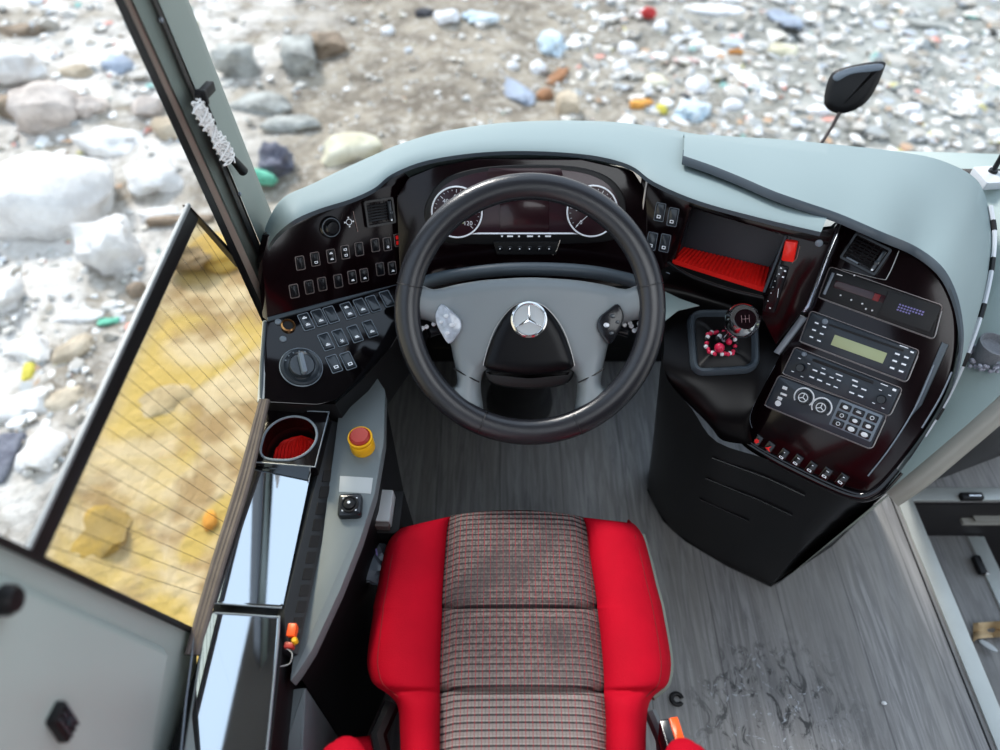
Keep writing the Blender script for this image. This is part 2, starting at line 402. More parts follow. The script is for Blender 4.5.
def glassmat():
    m = bpy.data.materials.new('tinted_window_glass'); m.use_nodes = True; nt = m.node_tree; nt.nodes.clear()
    o = nt.nodes.new('ShaderNodeOutputMaterial'); tr = nt.nodes.new('ShaderNodeBsdfTransparent'); gl = nt.nodes.new('ShaderNodeBsdfGlossy'); mx = nt.nodes.new('ShaderNodeMixShader')
    gl.inputs['Roughness'].default_value = .03; mx.inputs[0].default_value = .05
    nz = nt.nodes.new('ShaderNodeTexNoise'); nz.inputs['Scale'].default_value = 6
    rp = nt.nodes.new('ShaderNodeMix'); rp.data_type = 'RGBA'; rp.inputs['A'].default_value = (.93, .84, .62, 1); rp.inputs['B'].default_value = (.96, .90, .72, 1)
    nt.links.new(nz.outputs['Fac'], rp.inputs['Factor']); nt.links.new(rp.outputs['Result'], tr.inputs['Color'])
    nt.links.new(tr.outputs[0], mx.inputs[1]); nt.links.new(gl.outputs[0], mx.inputs[2]); nt.links.new(mx.outputs[0], o.inputs[0]); return m
M['glass'] = glassmat()

# ================================================================== THE SETTING
def quadbox(lo, hi):
    mb = MB(); F = Fr(((lo[0]+hi[0])/2, (lo[1]+hi[1])/2, 0), (1, 0, 0), (0, 0, 1))
    mb.prism(F, [(-(hi[0]-lo[0])/2, -(hi[1]-lo[1])/2), ((hi[0]-lo[0])/2, -(hi[1]-lo[1])/2), ((hi[0]-lo[0])/2, (hi[1]-lo[1])/2), (-(hi[0]-lo[0])/2, (hi[1]-lo[1])/2)], lo[2], hi[2], .0005)
    return mb
WX, WY = 1.015, .94            # inner corner of the step well
W0 = Fr((0, 0, 0), (1, 0, 0), (0, 0, 1))
XR = 2.05
b = MB(); b.prism(W0, [(-.47, -3), (WX, -3), (WX, WY), (XR, WY), (XR, 1.395), (-.47, 1.395)], -.03, 0, .0003)
struct('floor', b, M['laminate'])
# lower steps inside the well
b = MB(); b.prism(W0, [(WX, -1.2), (1.312, -1.2), (1.312, WY), (WX, WY)], -.26, -.20, .001); b.prism(W0, [(WX-.02, -1.2), (WX+.005, -1.2), (WX+.005, WY), (WX-.02, WY)], -.24, -.032, .0003)
struct('trim_1', b, M['laminate'])
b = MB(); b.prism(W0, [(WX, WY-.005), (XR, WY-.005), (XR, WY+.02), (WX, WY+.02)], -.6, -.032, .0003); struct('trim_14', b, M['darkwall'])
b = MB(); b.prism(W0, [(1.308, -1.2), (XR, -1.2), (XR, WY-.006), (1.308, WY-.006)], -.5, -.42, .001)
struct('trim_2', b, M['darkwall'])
# aluminium nosings
def strip(pts, w, z0, z1):
    mb = MB()
    for (x0, y0), (x1, y1) in pts:
        d = V((x1-x0, y1-y0)).normalized(); nn = V((-d.y, d.x))*w/2
        mb.prism(W0, [(x0-nn.x, y0-nn.y), (x1-nn.x, y1-nn.y), (x1+nn.x, y1+nn.y), (x0+nn.x, y0+nn.y)], z0, z1, .002)
    return mb
struct('trim_3', strip([((WX+.005, -1.2), (WX+.005, WY+.018))], .040, .0005, .006), M['alu'])
struct('trim_4', strip([((WX-.02, WY+.005), (XR, WY+.005))], .036, .001, .0065), M['alu'])
struct('trim_5', strip([((1.30, -1.2), (1.30, WY-.01))], .045, -.2, -.193), M['alu'])
struct('trim_6', strip([((WX-.026, -1.2), (WX-.026, WY+.03))], .004, .0003, .0012), M['rubber'])
# shell of the vehicle, outside the frame: it shades the cabin
struct('ceiling', quadbox((-.5, -3, 2.15), (XR+.05, .95, 2.2)), M['ceil'])
struct('wall_back', quadbox((-.5, -3.05, 0), (XR, -3, 2.2)), M['ceil'])
struct('wall_left', quadbox((-.438, -3, -.9), (-.425, 1.39, .48)), M['panel'])
struct('wall_front', quadbox((-.47, 1.40, -.9), (XR, 1.44, .45)), M['blk'])
struct('wall_right', quadbox((XR, -3, -.9), (XR+.05, -.9, 2.2)), M['ceil'])
def gh(x, y): return -1.32 + .10*noise.fractal(V((x*.55, y*.55, 3)), .6, 2, 4) + .03*noise.fractal(V((x*2.2, y*2.2, 5)), .6, 2, 3)
b = MB(); b.grid([[V((x, y, gh(x, y))) for x in [-14+.25*i for i in range(129)]] for y in [-4+.25*j for j in range(97)]])
struct('ground', b, M['ground'])

# side wall pillar panel behind the driver's window (plane x = -.43)
def PX(L, x): return [X(px, py, x) for px, py in L]
def xpoly(L, x): 
    # outline on the plane x=const, expressed in a frame facing the cabin
    F = Fr((x, 0, 0), (0, 1, 0), (1, 0, 0)); return F, [(p.y, p.z) for p in PX(L, x)]
F, P = xpoly([(198, 634), (-60, 512), (-160, 640), (-60, 900), (196, 900)], -.43)
b = MB(); b.prism(F, rounded(P, .01), -.04, 0, .004)
struct('wall_side', b, M['panel'])
F, P = xpoly([(166, 648), (-62, 545), (-190, 700), (-60, 960), (150, 900), (148, 730)], -.428)
b = MB(); b.stack(F, rounded(P, .02, 5), [(0, 0), (.001, .002), (.010, .010), (.014, .012)])
struct('trim_7', b, M['panel'])
F, P = xpoly([(-60, 508), (198, 631), (201, 637), (-60, 516)], -.426)
b = MB(); b.prism(F, P, -.01, .004, .001); struct('trim_8', b, M['rubber'])

# ---- A pillar
def beam(B, T):
    b = MB(); b.grid([B, T], wrap=True); b.face([v for v in b.b.verts][:len(B)]); b.face([v for v in b.b.verts][len(B):]); return b
def pil(cols):   # cols: (top px, bottom px, x)
    Bm = [X(*c[1], c[2]) for c in cols]; T = [X(*c[0], c[2]) for c in cols]; T = [q+(t-q)*((2.12-q.z)/(t.z-q.z)) for q, t in zip(Bm, T)]
    return beam(Bm, T)
struct('trim_9', pil([((133, -60), (268, 262), -.425), ((161, -60), (282, 250), -.43), ((165, -60), (286, 250), -.45), ((133, -60), (268, 262), -.46)]), M['pillar'])
struct('trim_10', pil([((104, -60), (277, 322), -.43), ((129, -60), (266, 264), -.418), ((131, -60), (268, 264), -.45), ((104, -60), (277, 322), -.46)]), M['pillar'])
struct('trim_11', pil([((96, -60), (272, 330), -.436), ((105, -60), (279, 322), -.428), ((105, -60), (279, 322), -.46), ((96, -60), (272, 330), -.46)]), M['pillar_warm'])
struct('trim_12', pil([((87, -60), (268, 334), -.432), ((97, -60), (274, 332), -.430), ((97, -60), (274, 332), -.462), ((87, -60), (268, 334), -.462)]), M['rubber'])

struct('trim_13', pil([((128, -60), (263, 268), -.416), ((132, -60), (267, 266), -.416), ((134, -60), (269, 266), -.47), ((130, -60), (265, 268), -.47)]), M['rubber'])
# ---- driver's window, wound half down
win = bpy.data.objects.new('window_1', None); C.objects.link(win); win.location = (-.44, .65, .6); OFF['window_1'] = V(win.location); win['kind'] = 'structure'
ptA, ptB = X(188, 207, -.44), X(28, 556, -.44)
F, P = xpoly([(188, 207), (242, 268), (292, 330), (300, 430), (268, 560), (228, 680), (195, 700), (26, 560)], -.44)
b = MB(); b.face([b.b.verts.new(F.p(*q)) for q in P]); part('pane', b, M['glass'], win)
F, P = xpoly([(188, 205), (26, 553), (42, 561), (198, 219)], -.439)
b = MB(); b.prism(F, P, -.001, .001, .0004); part('top_band', b, M['rubber'], win)
F, P = xpoly([(187, 203), (24, 552), (27, 553), (189, 206)], -.4385)
b = MB(); b.prism(F, P, -.0015, .0038, .001); part('edge_strip', b, M['hub'], win)
F, P = xpoly([(187, 205), (194, 212), (245, 266), (240, 267)], -.439)
b = MB(); b.prism(F, P, -.007, .003, .001); part('front_seal', b, M['rubber'], win)
b = MB()
for i in range(22):
    y = ptB.y + (ptA.y-ptB.y)*(i+.6)/22
    b.tube([V((-.4385, y, .975)), V((-.4385, y+.14, .50))], .0003, 4)
o = part('heating_wires', b, M['rubber'], win); o['kind'] = 'stuff'
# rubber channel along the sill
b = MB()
for dx, r in ((0, .005), (.009, .0045), (.017, .005)):
    b.tube(cat([Z(262+dx*300, 400, .66)+V((0, 0, 0)), Z(240+dx*500, 480, .635), Z(212+dx*500, 570, .625), Z(188+dx*500, 655, .615)], 6), r, 8)
part('sill_channel', b, M['channel'], win)
b = MB(); b.tube([Z(266, 322, .69), Z(261, 402, .655)], .006, 8); part('sill_edge', b, M['light'], win)

# ================================================================== DASHBOARD
dash = thing('dashboard', 'curved black driver dashboard with padded grey-green top around the steering wheel', 'dashboard', (.05, 1.15, .55))
def pad_loft(cols, zf, zl, bump=.012, lipd=.026, n=5, fardrop=.1):
    rows = []
    for k, c in enumerate(cols):
        f = Z(c[0], c[1], c[4] if len(c) > 4 else zf); l = Z(c[2], c[3], c[5] if len(c) > 5 else zl)
        o = (l-f); o.z = 0; o.normalize(); up = V((0, 0, 1)); m = f.lerp(l, .5)+up*bump
        rows.append([f-up*fardrop-o*.005, f-o*.004-up*.012, f, f.lerp(l, .25)+up*bump*.7, m, f.lerp(l, .78)+up*bump*.8, l-o*.006+up*.001, l+o*.002-up*.003, l+o*.004-up*.010, l+o*.002-up*lipd*.8, l-o*.004-up*lipd, l-o*.05-up*(lipd+.002)])
    cc = [cat([r[j] for r in rows], n) for j in range(len(rows[0]))]
    G = [[cc[j][i] for j in range(len(cc))] for i in range(len(cc[0]))]
    return G
def split_pad(G, j):   # upper skin and the darker rolled lip are different parts
    a = MB(); a.grid([r[:j+1] for r in G], cap=False); b_ = MB(); b_.grid([r[j:] for r in G], cap=False); return a, b_
cols = [(262, 250, 264, 262, .74, .78), (268, 222, 270, 240, .78, .815), (283, 198, 290, 220), (312, 184, 318, 207), (345, 168, 350, 197), (374, 155, 374, 186), (400, 144, 392, 172), (440, 132, 425, 159), (500, 123, 475, 151), (560, 120.5, 530, 149), (615, 122, 590, 153), (655, 127, 630, 163), (690, 133, 655, 180), (740, 141, 700, 199), (800, 150, 762, 216), (850, 155, 822, 230)]
G = pad_loft(cols, .83, .865, lipd=.014)
a, l = split_pad(G, 7); part('top_pad', a, M['pad'], dash, ang=60); part('pad_lip', l, M['lip'], dash, ang=60)
# fascia planes
PLt = Pl((265, 250, .80), (400, 178, .82), (268, 318, .70))            # upper left switch panel
_a, _b = PLt.hit(290, 268), PLt.hit(395, 247); PLt.u = (_b-_a).normalized(); PLt.v = PLt.n.cross(PLt.u)
PCl = Pl((430, 200, .80), (620, 200, .80), (520, 262, .70))            # instrument cluster
PRt = Pl((645, 178, .83), (830, 235, .83), (660, 262, .70))            # tray panel right of the wheel
z395 = PLt.hit(395, 287)
PLo = Pl(Z(268, 318, .70), z395, Z(262, 400, .657))                    # lower left switch shelf
b = MB()
b.prism(PLt, rounded(PLt.qs([(262, 262), (268, 236), (300, 214), (345, 200), (378, 188), (400, 168), (412, 180), (414, 235), (412, 289), (268, 322)]), .004), -.03, 0, .001)
b.prism(PCl, rounded(PCl.qs([(396, 198), (408, 178), (434, 168), (478, 160), (582, 160), (634, 172), (648, 194), (648, 285), (560, 292), (400, 292)]), .004), -.05, -.008, .001)
# tray panel: three pieces round the opening
for L in ([(642, 168), (668, 186), (702, 198), (690, 210), (673, 264), (661, 270), (645, 268), (636, 240)],
          [(690, 196), (830, 232), (836, 226), (828, 246), (786, 236), (688, 207)],
          [(785, 234), (836, 228), (806, 306), (776, 345), (762, 318), (763, 292)]):
    b.prism(PRt, PRt.qs(L), -.02, 0, .0012)
part('fascia_panel', b, M['fascia'], dash)
# lower left shelf
b = MB(); b.prism(PLo, rounded(PLo.qs([(266, 320), (330, 303), (402, 282), (410, 312), (392, 345), (362, 378), (338, 400), (318, 405), (262, 402)]), .008), -.05, 0, .002)
part('switch_shelf', b, M['gloss'], dash)
b = MB()  # blue grey edge strips of the shelf
b.prism(PLo, PLo.qs([(267, 318), (330, 301), (402, 280), (402, 284), (330, 305), (268, 322)]), .0, .003, .001)
b.tube([PLo.hit(x, y, .001) for x, y in ((265, 322), (262, 362), (261, 402))], .003, 8)
part('edge_strip', b, M['lip'], dash)
# underside returns: give the dashboard body depth
b = MB(); b.grid([[Z(262, 402, .655), Z(300, 405, .655), Z(335, 404, .655), Z(362, 380, .66), Z(392, 346, .67), Z(412, 312, .68), Z(424, 290, .69)],
                  [Z(262, 402, .655)+V((0, .02, -.2)), Z(300, 405, .655)+V((0, .02, -.2)), Z(335, 404, .655)+V((0, .05, -.2)), Z(362, 380, .66)+V((0, .08, -.2)), Z(392, 346, .67)+V((0, .1, -.2)), Z(412, 312, .68)+V((0, .1, -.2)), Z(424, 290, .69)+V((0, .12, -.2))]])
b.grid([[Z(262, 402, .4)+V((0, .1, 0)), Z(412, 345, .45)], [V((-.45, 1.4, .2)), V((-.1, 1.4, .2))]])
b.grid([[V((-.2, 1.12, .69)), V((.32, 1.12, .69))], [V((-.2, 1.3, .3)), V((.32, 1.3, .3))], [V((-.2, 1.42, 0)), V((.45, 1.42, 0))]])
part('underside', b, M['blk'], dash)
# padded roll under the cluster
b = MB(); b.tube(cat([PCl.hit(402, 296, .03), PCl.hit(430, 281, .036), PCl.hit(480, 272, .038), PCl.hit(530, 269, .038), PCl.hit(590, 272, .038), PCl.hit(640, 283, .034), PCl.hit(655, 292, .02)], 8), .0125, 14)
part('knee_roll', b, M['lip'], dash)
# ---- instrument cluster
cl = part('instrument_cluster', MB().prism(PCl, [tuple(p) for p in [(q.x, q.y) for q in cat([V(PCl.q(*p)) for p in [(424, 212), (432, 192), (448, 177), (480, 168), (525, 165), (575, 167), (606, 176), (622, 192), (626, 212), (620, 232), (604, 242), (525, 245), (446, 243), (430, 232)]], 4, True)]], -.008, 0, .003), M['blk'], dash)
b = MB(); b.prism(PCl, [(q.x, q.y) for q in cat([V(PCl.q(*p)) for p in [(430, 212), (437, 194), (452, 181), (482, 172), (525, 169), (573, 171), (602, 180), (616, 195), (620, 212), (615, 226), (600, 233), (525, 234), (448, 233), (434, 226)]], 4, True)], 0, .0012, .0005)
part('dial_face', b, M['dial'], cl)
b = MB(); b.prism(PCl, PCl.qs([(500, 200), (549, 200), (549, 231), (500, 231)]), .001, .003, .0005); part('display', b, M['screen'], cl)
b = MB(); b.prism(PCl, rounded(PCl.qs([(487, 176), (563, 176), (561, 168), (489, 168)]), .003), .001, .0022, .0004); part('warning_lamp_strip', b, M['gauge'], cl)
b = MB(); b.prism(PCl, PCl.qs([(478, 232.4), (572, 232.4), (578, 234), (470, 234)]), .001, .0026, .0003)
for i, x in enumerate((502, 510, 519, 530, 539, 548)):
    b.prism(PCl, PCl.qs([(x-(3 if i % 2 else 1), 235.3), (x+(3 if i % 2 else 1), 235.3), (x+(3 if i % 2 else 1), 237), (x-(3 if i % 2 else 1), 237)]), .0004, .0014, .0003)
part('marking_line', b, M['icon'], cl)
def gauge(px, py, rp, labels, a0, a1, ndl):
    F = PCl.f(px, py, .0012); R = rp*1.33/722*1.02
    g = part('gauge', MB().lathe(F, [(R, 0), (R, .002), (R*.93, .004)]), M['gauge'], cl)
    t = MB(); t.torus(F.at(0, 0, .004), R*.97, .0016, 60, 8)
    for i in range(len(labels)*4-3):
        a = math.radians(a0+(a1-a0)*i/(len(labels)*4-4)); big = i % 4 == 0; r0 = R*(.74 if big else .82)
        t.box(F.at(math.cos(a)*(r0+R*.88)/2, math.sin(a)*(r0+R*.88)/2, .004).rot(a), R*.88-r0, .0007 if not big else .001, 0, .0007, .0002, .0002)
    for i, s in enumerate(labels):
        a = math.radians(a0+(a1-a0)*i/(len(labels)-1)); t.text(F.at(math.cos(a)*R*.6, math.sin(a)*R*.6, .0045), s, R*.24)
    part('gauge_ring', t, M['icon'], cl)
    if ndl is not None:
        t = MB(); a = math.radians(ndl); t.box(F.at(math.cos(a)*R*.36, math.sin(a)*R*.36, .006).rot(a), R*.95, .0013, 0, .001, .0003, .0003); part('needle', t, M['white'], cl)
    t = MB(); t.lathe(F.at(0, 0, .004), [(R*.1, 0), (R*.1, .003), (R*.07, .004)], 16); part('needle_hub', t, M['blk'], cl)
gauge(457, 212, 25, ['0', '20', '40', '60', '80', '100', '120'], 225, -45, 215)
gauge(592, 211, 25, ['0', '5', '10', '15', '20', '25'], 225, -45, 222)
t = MB(); t.box(PCl.f(461, 222, .006), .012, .006, 0, .0008); part('odometer_window', t, M['lcd'], cl)
# button bar below
b = MB(); b.prism(PCl, rounded(PCl.qs([(493, 241), (560, 241), (556, 254), (497, 254)]), .002), -.004, .008, .002); bar = part('button_bar', b, M['blk'], dash)
for i in range(6):
    F = PCl.f(500+i*9.8, 248.5, .008); t = MB(); t.lathe(F, [(.005, 0), (.005, .002), (.004, .0028)], 16); k = part('button', t, M['switch'], bar)
    t = MB(); t.box(F.at(0, 0, .0028), .0022, .0022, 0, .0004, .0005, .0002); part('symbol', t, M['icon'], k)
b = MB(); b.tube([PCl.hit(560, 240, .008), PCl.hit(557, 250, .008), PCl.hit(553, 255, .006)], .0009, 6); part('bar_edge', b, M['silver'], bar)
# chrome line right of cluster
b = MB(); b.prism(PRt, PRt.qs([(646, 181), (648, 181.5), (641, 228), (639, 228)]), 0, .003, .0008); part('chrome_strip', b, M['silver'], dash)
# ---- rocker switches
def rocker(pl, px, py, w, h, body='switch', sym=None, symcol='icon', parent=dash, frame='bezelline', tilt=.10, rot=0, two=False):
    F = pl.f(px, py).rot(rot)
    b = MB(); 
    Po, Pi = rrect(w+.0042, h+.0042, .003, 4), rrect(w+.0015, h+.0015, .0025, 4)
    b.ring(F, Po, Pi, -.001, .0016)
    s = part('rocker_switch', MB().prism(F.tilt(tilt), rrect(w, h, .002, 4), -.004, .003, .0012), M[body], parent)
    part('switch_frame', b, M['edge' if body == 'switch' else 'bezel'], s)
    if sym:
        t = MB(); G = F.tilt(tilt).at(0, -h*.27, .0031)
        L = [G] + ([F.tilt(tilt).at(0, h*.22, .0031)] if two else [])
        for G in L:
            if sym == 'box': t.ring(G, rrect(w*.5, h*.2, .0008, 2), rrect(w*.28, h*.1, .0005, 2), 0, .0004)
            elif sym == 'bar': t.box(G, w*.5, h*.1, 0, .0004, .0004, .0002); t.box(G.at(0, h*.09), w*.25, h*.05, 0, .0004, .0003, .0002)
            elif sym == 'fan': 
                for k in range(3): t.box(G.rot(k*math.pi/3), w*.5, .0011, 0, .0004, .0003, .0002)
            elif sym == 'flag': t.prism(G, [(-w*.25, -h*.07), (w*.25, -h*.07), (w*.1, h*.1), (-w*.25, h*.07)], 0, .0004, .0001)
        part('symbol', t, M[symcol], s)
    return s
M['edge'] = mat('switch_edge', (.24, .21, .21), .3, var=.1)
sw, sh = .0125, .022
for px, py, sym, two in [(300, 263, None, 0), (315, 259, 'box', 0), (331, 256, 'bar', 1), (345, 252, 'box', 1), (359, 249, None, 0), (375, 245, None, 0), (387, 244, 'fan', 0),
                         (294, 291, None, 0), (309, 287, None, 0), (322, 284, None, 0), (338, 281, None, 0), (352, 277, 'flag', 0), (364, 275, 'flag', 0), (380, 269, None, 0), (392, 268, 'bar', 0)]:
    rocker(PLt, px, py, sw, sh*.95, sym=sym, two=two, rot=-.02)
s = rocker(PLt, 398, 240, sw, sh*.9); t = MB()
for dy in (.005, -.005): t.box(PLt.f(398, 240, .004).at(0, dy), .0085, .007, 0, .0012, .001, .0004)
part('red_lens', t, M['redmark'], s)
for px, py, sym, two in [(306, 322, 'bar', 1), (319, 318, 'bar', 0), (331, 315, None, 0), (348, 311, 'flag', 1), (361, 307, 'bar', 0), (373, 304, None, 0), (387, 299, None, 0),
                    (326, 342, 'bar', 0), (340, 338, 'fan', 0), (355, 334, 'flag', 0), (370, 329, 'bar', 0), (334, 364, 'box', 0), (348, 361, 'box', 0)]:
    rocker(PLo, px, py, .0165, .030, body='switchb', sym=sym, two=two, rot=.04)
for px, py in [(660, 212), (673, 217), (652, 241), (665, 243)]:
    rocker(PRt, px, py, .0145, .030, body='switchb', sym='box', rot=.12)
# rotary on the left panel, symbol plate, knob
F = PLt.f(330, 227); b = MB(); b.lathe(F, [(.0195, 0), (.0195, .003), (.017, .006), (.0135, .006), (.0125, .013), (.010, .015)], 32); k = part('rotary_knob', b, M['switch'], dash)
t = MB(); t.torus(F.at(0, 0, .006), .016, .001, 32, 6); part('knob_ring', t, M['bezel'], k)
F = PLt.f(349, 222); t = MB(); t.torus(F, .0052, .0007, 20, 6); 
for a in (0, 1.6, 3.1, 4.7): t.box(F.at(.008*math.cos(a), .008*math.sin(a)), .003, .003, 0, .0006, .0006, .0002)
part('printed_symbol', t, M['icon'], dash)
F = PLo.f(301, 368); b = MB(); b.lathe(F, [(.036, 0), (.036, .004), (.034, .007), (.030, .008), (.026, .005), (.022, .005), (.022, .012), (.020, .015)], 48); k = part('light_switch', b, M['switchb'], dash)
b = MB(); b.prism(F.at(0, 0, .015).rot(-.15), rrect(.0095, .038, .004, 4), 0, .011, .003); part('turning_grip', b, M['bezel'], k)
t = MB(); t.torus(F.at(0, 0, .004), .0355, .0014, 48, 8)
for i in range(5): t.box(F.at(.028*math.cos(1+i*.36), .028*math.sin(1+i*.36), .0078), .0025, .0025, 0, .0006, .0006, .0002)
part('switch_ring', t, M['bezel'], k)
F = PLo.f(288, 326); b = MB(); b.lathe(F, [(.0125, 0), (.0125, .004), (.0098, .006), (.009, .004), (.009, -.0), (.0001, -.002)], 28); k = part('power_socket', b, M['copper'], dash)
t = MB(); t.lathe(F.at(0, 0, .0015), [(.0088, 0), (.0088, .0006)], 24); part('socket_hole', t, M['blk'], k)
t = MB(); t.lathe(PLo.f(278, 322), [(.006, 0), (.0055, .002), (.003, .003)], 16); part('screw_cap', t, M['bezel'], dash)
t = MB(); t.lathe(PLo.f(283, 339), [(.006, 0), (.0055, .002), (.003, .003)], 16); part('screw_cap', t, M['bezel'], dash)
# air vents
def vent(pl, c, w, h, rot=0, parent=dash, slider_right=True):
    F = pl.f(*c).rot(rot); b = MB(); b.ring(F, rrect(w, h, .004, 5), rrect(w-.008, h-.008, .002, 5), -.002, .006); b.box(F, w-.006, h-.006, -.004, -.003)
    v = part('air_vent', b, M['switch'], parent)
    for i in range(6):
        t = MB(); y = -h/2+.011+(h-.022)*i/5; t.box(F.at(-w*.09, y, .002).tilt(.6), w*.70, .0035, -.0008, .0008, .0005, .0003); part('louvre', t, M['louvre'], v)
    t = MB()
    for i in range(5): t.box(F.at(-w*.40+w*.62*i/4, 0, .0005), .001, h-.012, -.001, .001, .0003, .0003)
    part('vertical_fins', t, M['louvre'], v)
    t = MB(); t.box(F.at(w*.36, 0, .003), .007, h-.014, -.004, .002, .002, .001); t.lathe(F.at(w*.36, -h*.1, .005), [(.0042, 0), (.0042, .003), (.002, .004)], 14); s = part('slider', t, M['switchb'], v)
    t = MB(); t.lathe(F.at(w*.36, -h*.36, .005), [(.002, 0), (.0018, .001)], 10); part('slider_mark', t, M['icon'], s)
    return v, F
M['louvre'] = mat('louvre_black', (.03, .03, .033), .3, var=.1)
vent(PLt, (379, 212), .058, .048, rot=.0)
b = MB(); b.tube([PLt.hit(398, 195, .003), PLt.hit(403, 222, .003)], .0009, 6); b.tube([PLt.hit(353, 211, .001), PLt.hit(358, 232, .001)], .0008, 6); part('silver_line', b, M['silver'], dash)
# ---- storage tray with red ribbed mat
TL, TR, BR, BL = [PRt.hit(*p) for p in ((688, 207), (786, 236), (764, 292), (672, 263))]
bk = [PRt.hit(*p, -.055) for p in ((694, 202), (788, 232), (768, 270), (684, 250))]
b = MB(); b.grid([[TL, TR, BR, BL, TL], [bk[0], bk[1], bk[2], bk[3], bk[0]]]); b.face([b.b.verts.new(p) for p in bk])
tray = part('storage_tray', b, M['trayback'], dash, smooth=False)
b = MB(); b.tube([PRt.hit(786, 236, .002), PRt.hit(764, 292, .002)], .0025, 8); b.tube([PRt.hit(790, 238, .002), PRt.hit(770, 288, .002)], .0012, 8); part('tray_edge', b, M['lip'], tray)
b = MB(); b.tube(cat([PRt.hit(668, 262, .003), PRt.hit(690, 276, .008), PRt.hit(730, 290, .009), PRt.hit(764, 298, .005)], 6), .0035, 10); part('tray_lip', b, M['blk'], tray)
def matgrid(A, B, Cc, Dd, nr, h=.003, n=None): # ribbed sheet, AB back edge, DC front edge
    rows = []
    for j in range(7):
        v = j/6; row = []
        for i in range(nr*6+1):
            u = i/(nr*6); p = A.lerp(B, u).lerp(Dd.lerp(Cc, u), v); k = h*(.5+.5*math.cos(2*math.pi*nr*u + v*3)) * (1 if 0 < j < 6 else .3)
            row.append(p + n*k)
        rows.append(row)
    return rows
nn = (BR-BL).cross(bk[3]-BL).normalized()
if nn.z < 0: nn = -nn
b = MB(); b.grid(matgrid(bk[3]+nn*.006, bk[2]+nn*.006, BR+nn*.006, BL+nn*.006, 22, .004, nn)); b.grid([[BL+nn*.008, BR+nn*.008], [BL-nn*.001, BR-nn*.001]])
tag(part('tray_mat', b, M['mat_red'], tray), 'red ribbed rubber mat')
# hazard switch, indicator strip, lock
b = MB(); b.prism(PRt.f(790, 250).rot(.18), rrect(.0205, .036, .004, 5), -.002, .012, .003); hz = part('hazard_switch', b, M['red'], dash); hz['label'] = 'red hazard switch'
b = MB(); b.tube([PRt.hit(800, 246, .002), PRt.hit(797, 258, .002), PRt.hit(792, 263, .002)], .0008, 6); part('switch_frame', b, M['silver'], hz)
b = MB(); b.prism(PRt, rounded(PRt.qs([(778, 264), (789, 267), (775, 312), (764, 311)]), .003), 0, .005, .001); ind = part('gear_indicator', b, M['switch'], dash)
t = MB()
for x, y, s in ((781, 268, 2.6), (785, 271, 3.2), (779, 274, 2.2), (783, 277, 3), (775, 281, 1.6), (773, 287, 1.4), (771, 293, 1.4), (768, 301, 1.6), (770, 308, 2.2)):
    t.box(PRt.f(x, y, .005), s*.0012, s*.0009, 0, .0006, .0003, .0002)
t.box(PRt.f(778, 293, .005).rot(.25), .0009, .016, 0, .0006, .0003, .0002); part('indicator_marks', t, M['icon'], ind)
t = MB(); t.lathe(PRt.f(819, 243), [(.0065, 0), (.006, .002), (.003, .003)], 16); part('trim_screw', t, M['bezel'], dash)
t = MB(); t.box(PRt.f(668, 273, 0), .008, .002, 0, .001); part('small_emblem', t, M['bezel'], dash)
# ================================================================== CENTRE CONSOLE
con = thing('radio_console', 'glossy black console holding the radios, on a curved dark pedestal right of the wheel', 'console', (.6, .8, 0))
PRd = Pl((843, 215, .82), (955, 270, .82), (807, 460, .5))
b = MB()
OUT = [(842, 212), (874, 221), (910, 238), (942, 264), (955, 300), (957, 340), (948, 385), (928, 425), (898, 466), (876, 488), (858, 492), (800, 470), (748, 442), (738, 425), (744, 402), (775, 350), (806, 311)]
b.prism(PRd, [(q.x, q.y) for q in cat([V(PRd.q(*p)) for p in OUT], 4, True)], -.045, 0, .006)
part('fascia', b, M['fascia'], con)
# rolled trim lines; the highlight tubes imitate gleams along the glossy edges
b = MB()
b.prism(PRd, PRd.qs([(832, 226), (841, 218), (843, 222), (812, 306), (806, 313), (801, 311)]), -.004, .010, .003)
part('trim_bar', b, mat('polished_trim', (.30, .32, .38), .15, metal=.8), con)
b = MB(); b.tube([PRd.hit(842, 222, .008), PRd.hit(825, 262, .009), PRd.hit(805, 311, .008)], .0019, 8); b.tube([PRd.hit(838, 220, .008), PRd.hit(826, 248, .01)], .003, 8); part('chrome_strip', b, M['chrome'], con)
b = MB(); b.prism(PRd, PRd.qs([(801, 315), (808, 318), (780, 355), (774, 352)]), -.004, .008, .003); part('clear_tab', b, mat('smoked_tab', (.25, .28, .32), .15, coat=.4, var=.2), con)
b = MB(); b.tube(cat([PRd.hit(764, 372, .004), PRd.hit(752, 392, .005), PRd.hit(744, 408, .004), PRd.hit(743, 424, .002)], 5), .0013, 8); b.tube(cat([PRd.hit(775, 365, .003), PRd.hit(758, 396, .004), PRd.hit(750, 416, .004), PRd.hit(752, 428, .002)], 5), .0008, 8)
part('highlight_strip', b, M['bezel'], con); b = MB(); b.tube(cat([PRd.hit(934, 365, .004), PRd.hit(915, 408, .006), PRd.hit(890, 448, .006), PRd.hit(868, 476, .004)], 6), .0014, 8)
part('highlight_strip', b, M['bezel'], con); b = MB(); b.tube(cat([PRd.hit(952, 372, .001), PRd.hit(940, 398, .001), PRd.hit(922, 428, .001)], 6), .0016, 8)
part('highlight_strip', b, M['bezel'], con)
b = MB(); b.prism(PRd, PRd.qs([(942, 342), (949, 345), (922, 405), (910, 418)]), 0, .005, .002); part('side_inlay', b, M['lip'], con)
# lower lip
b = MB(); b.tube(cat([PRd.hit(738, 430, -.01), PRd.hit(752, 446, -.004), PRd.hit(800, 472, -.004), PRd.hit(852, 495, -.004), PRd.hit(876, 492, -.006), PRd.hit(898, 470, -.012)], 7), .010, 12)
part('lower_lip', b, M['gloss'], con)
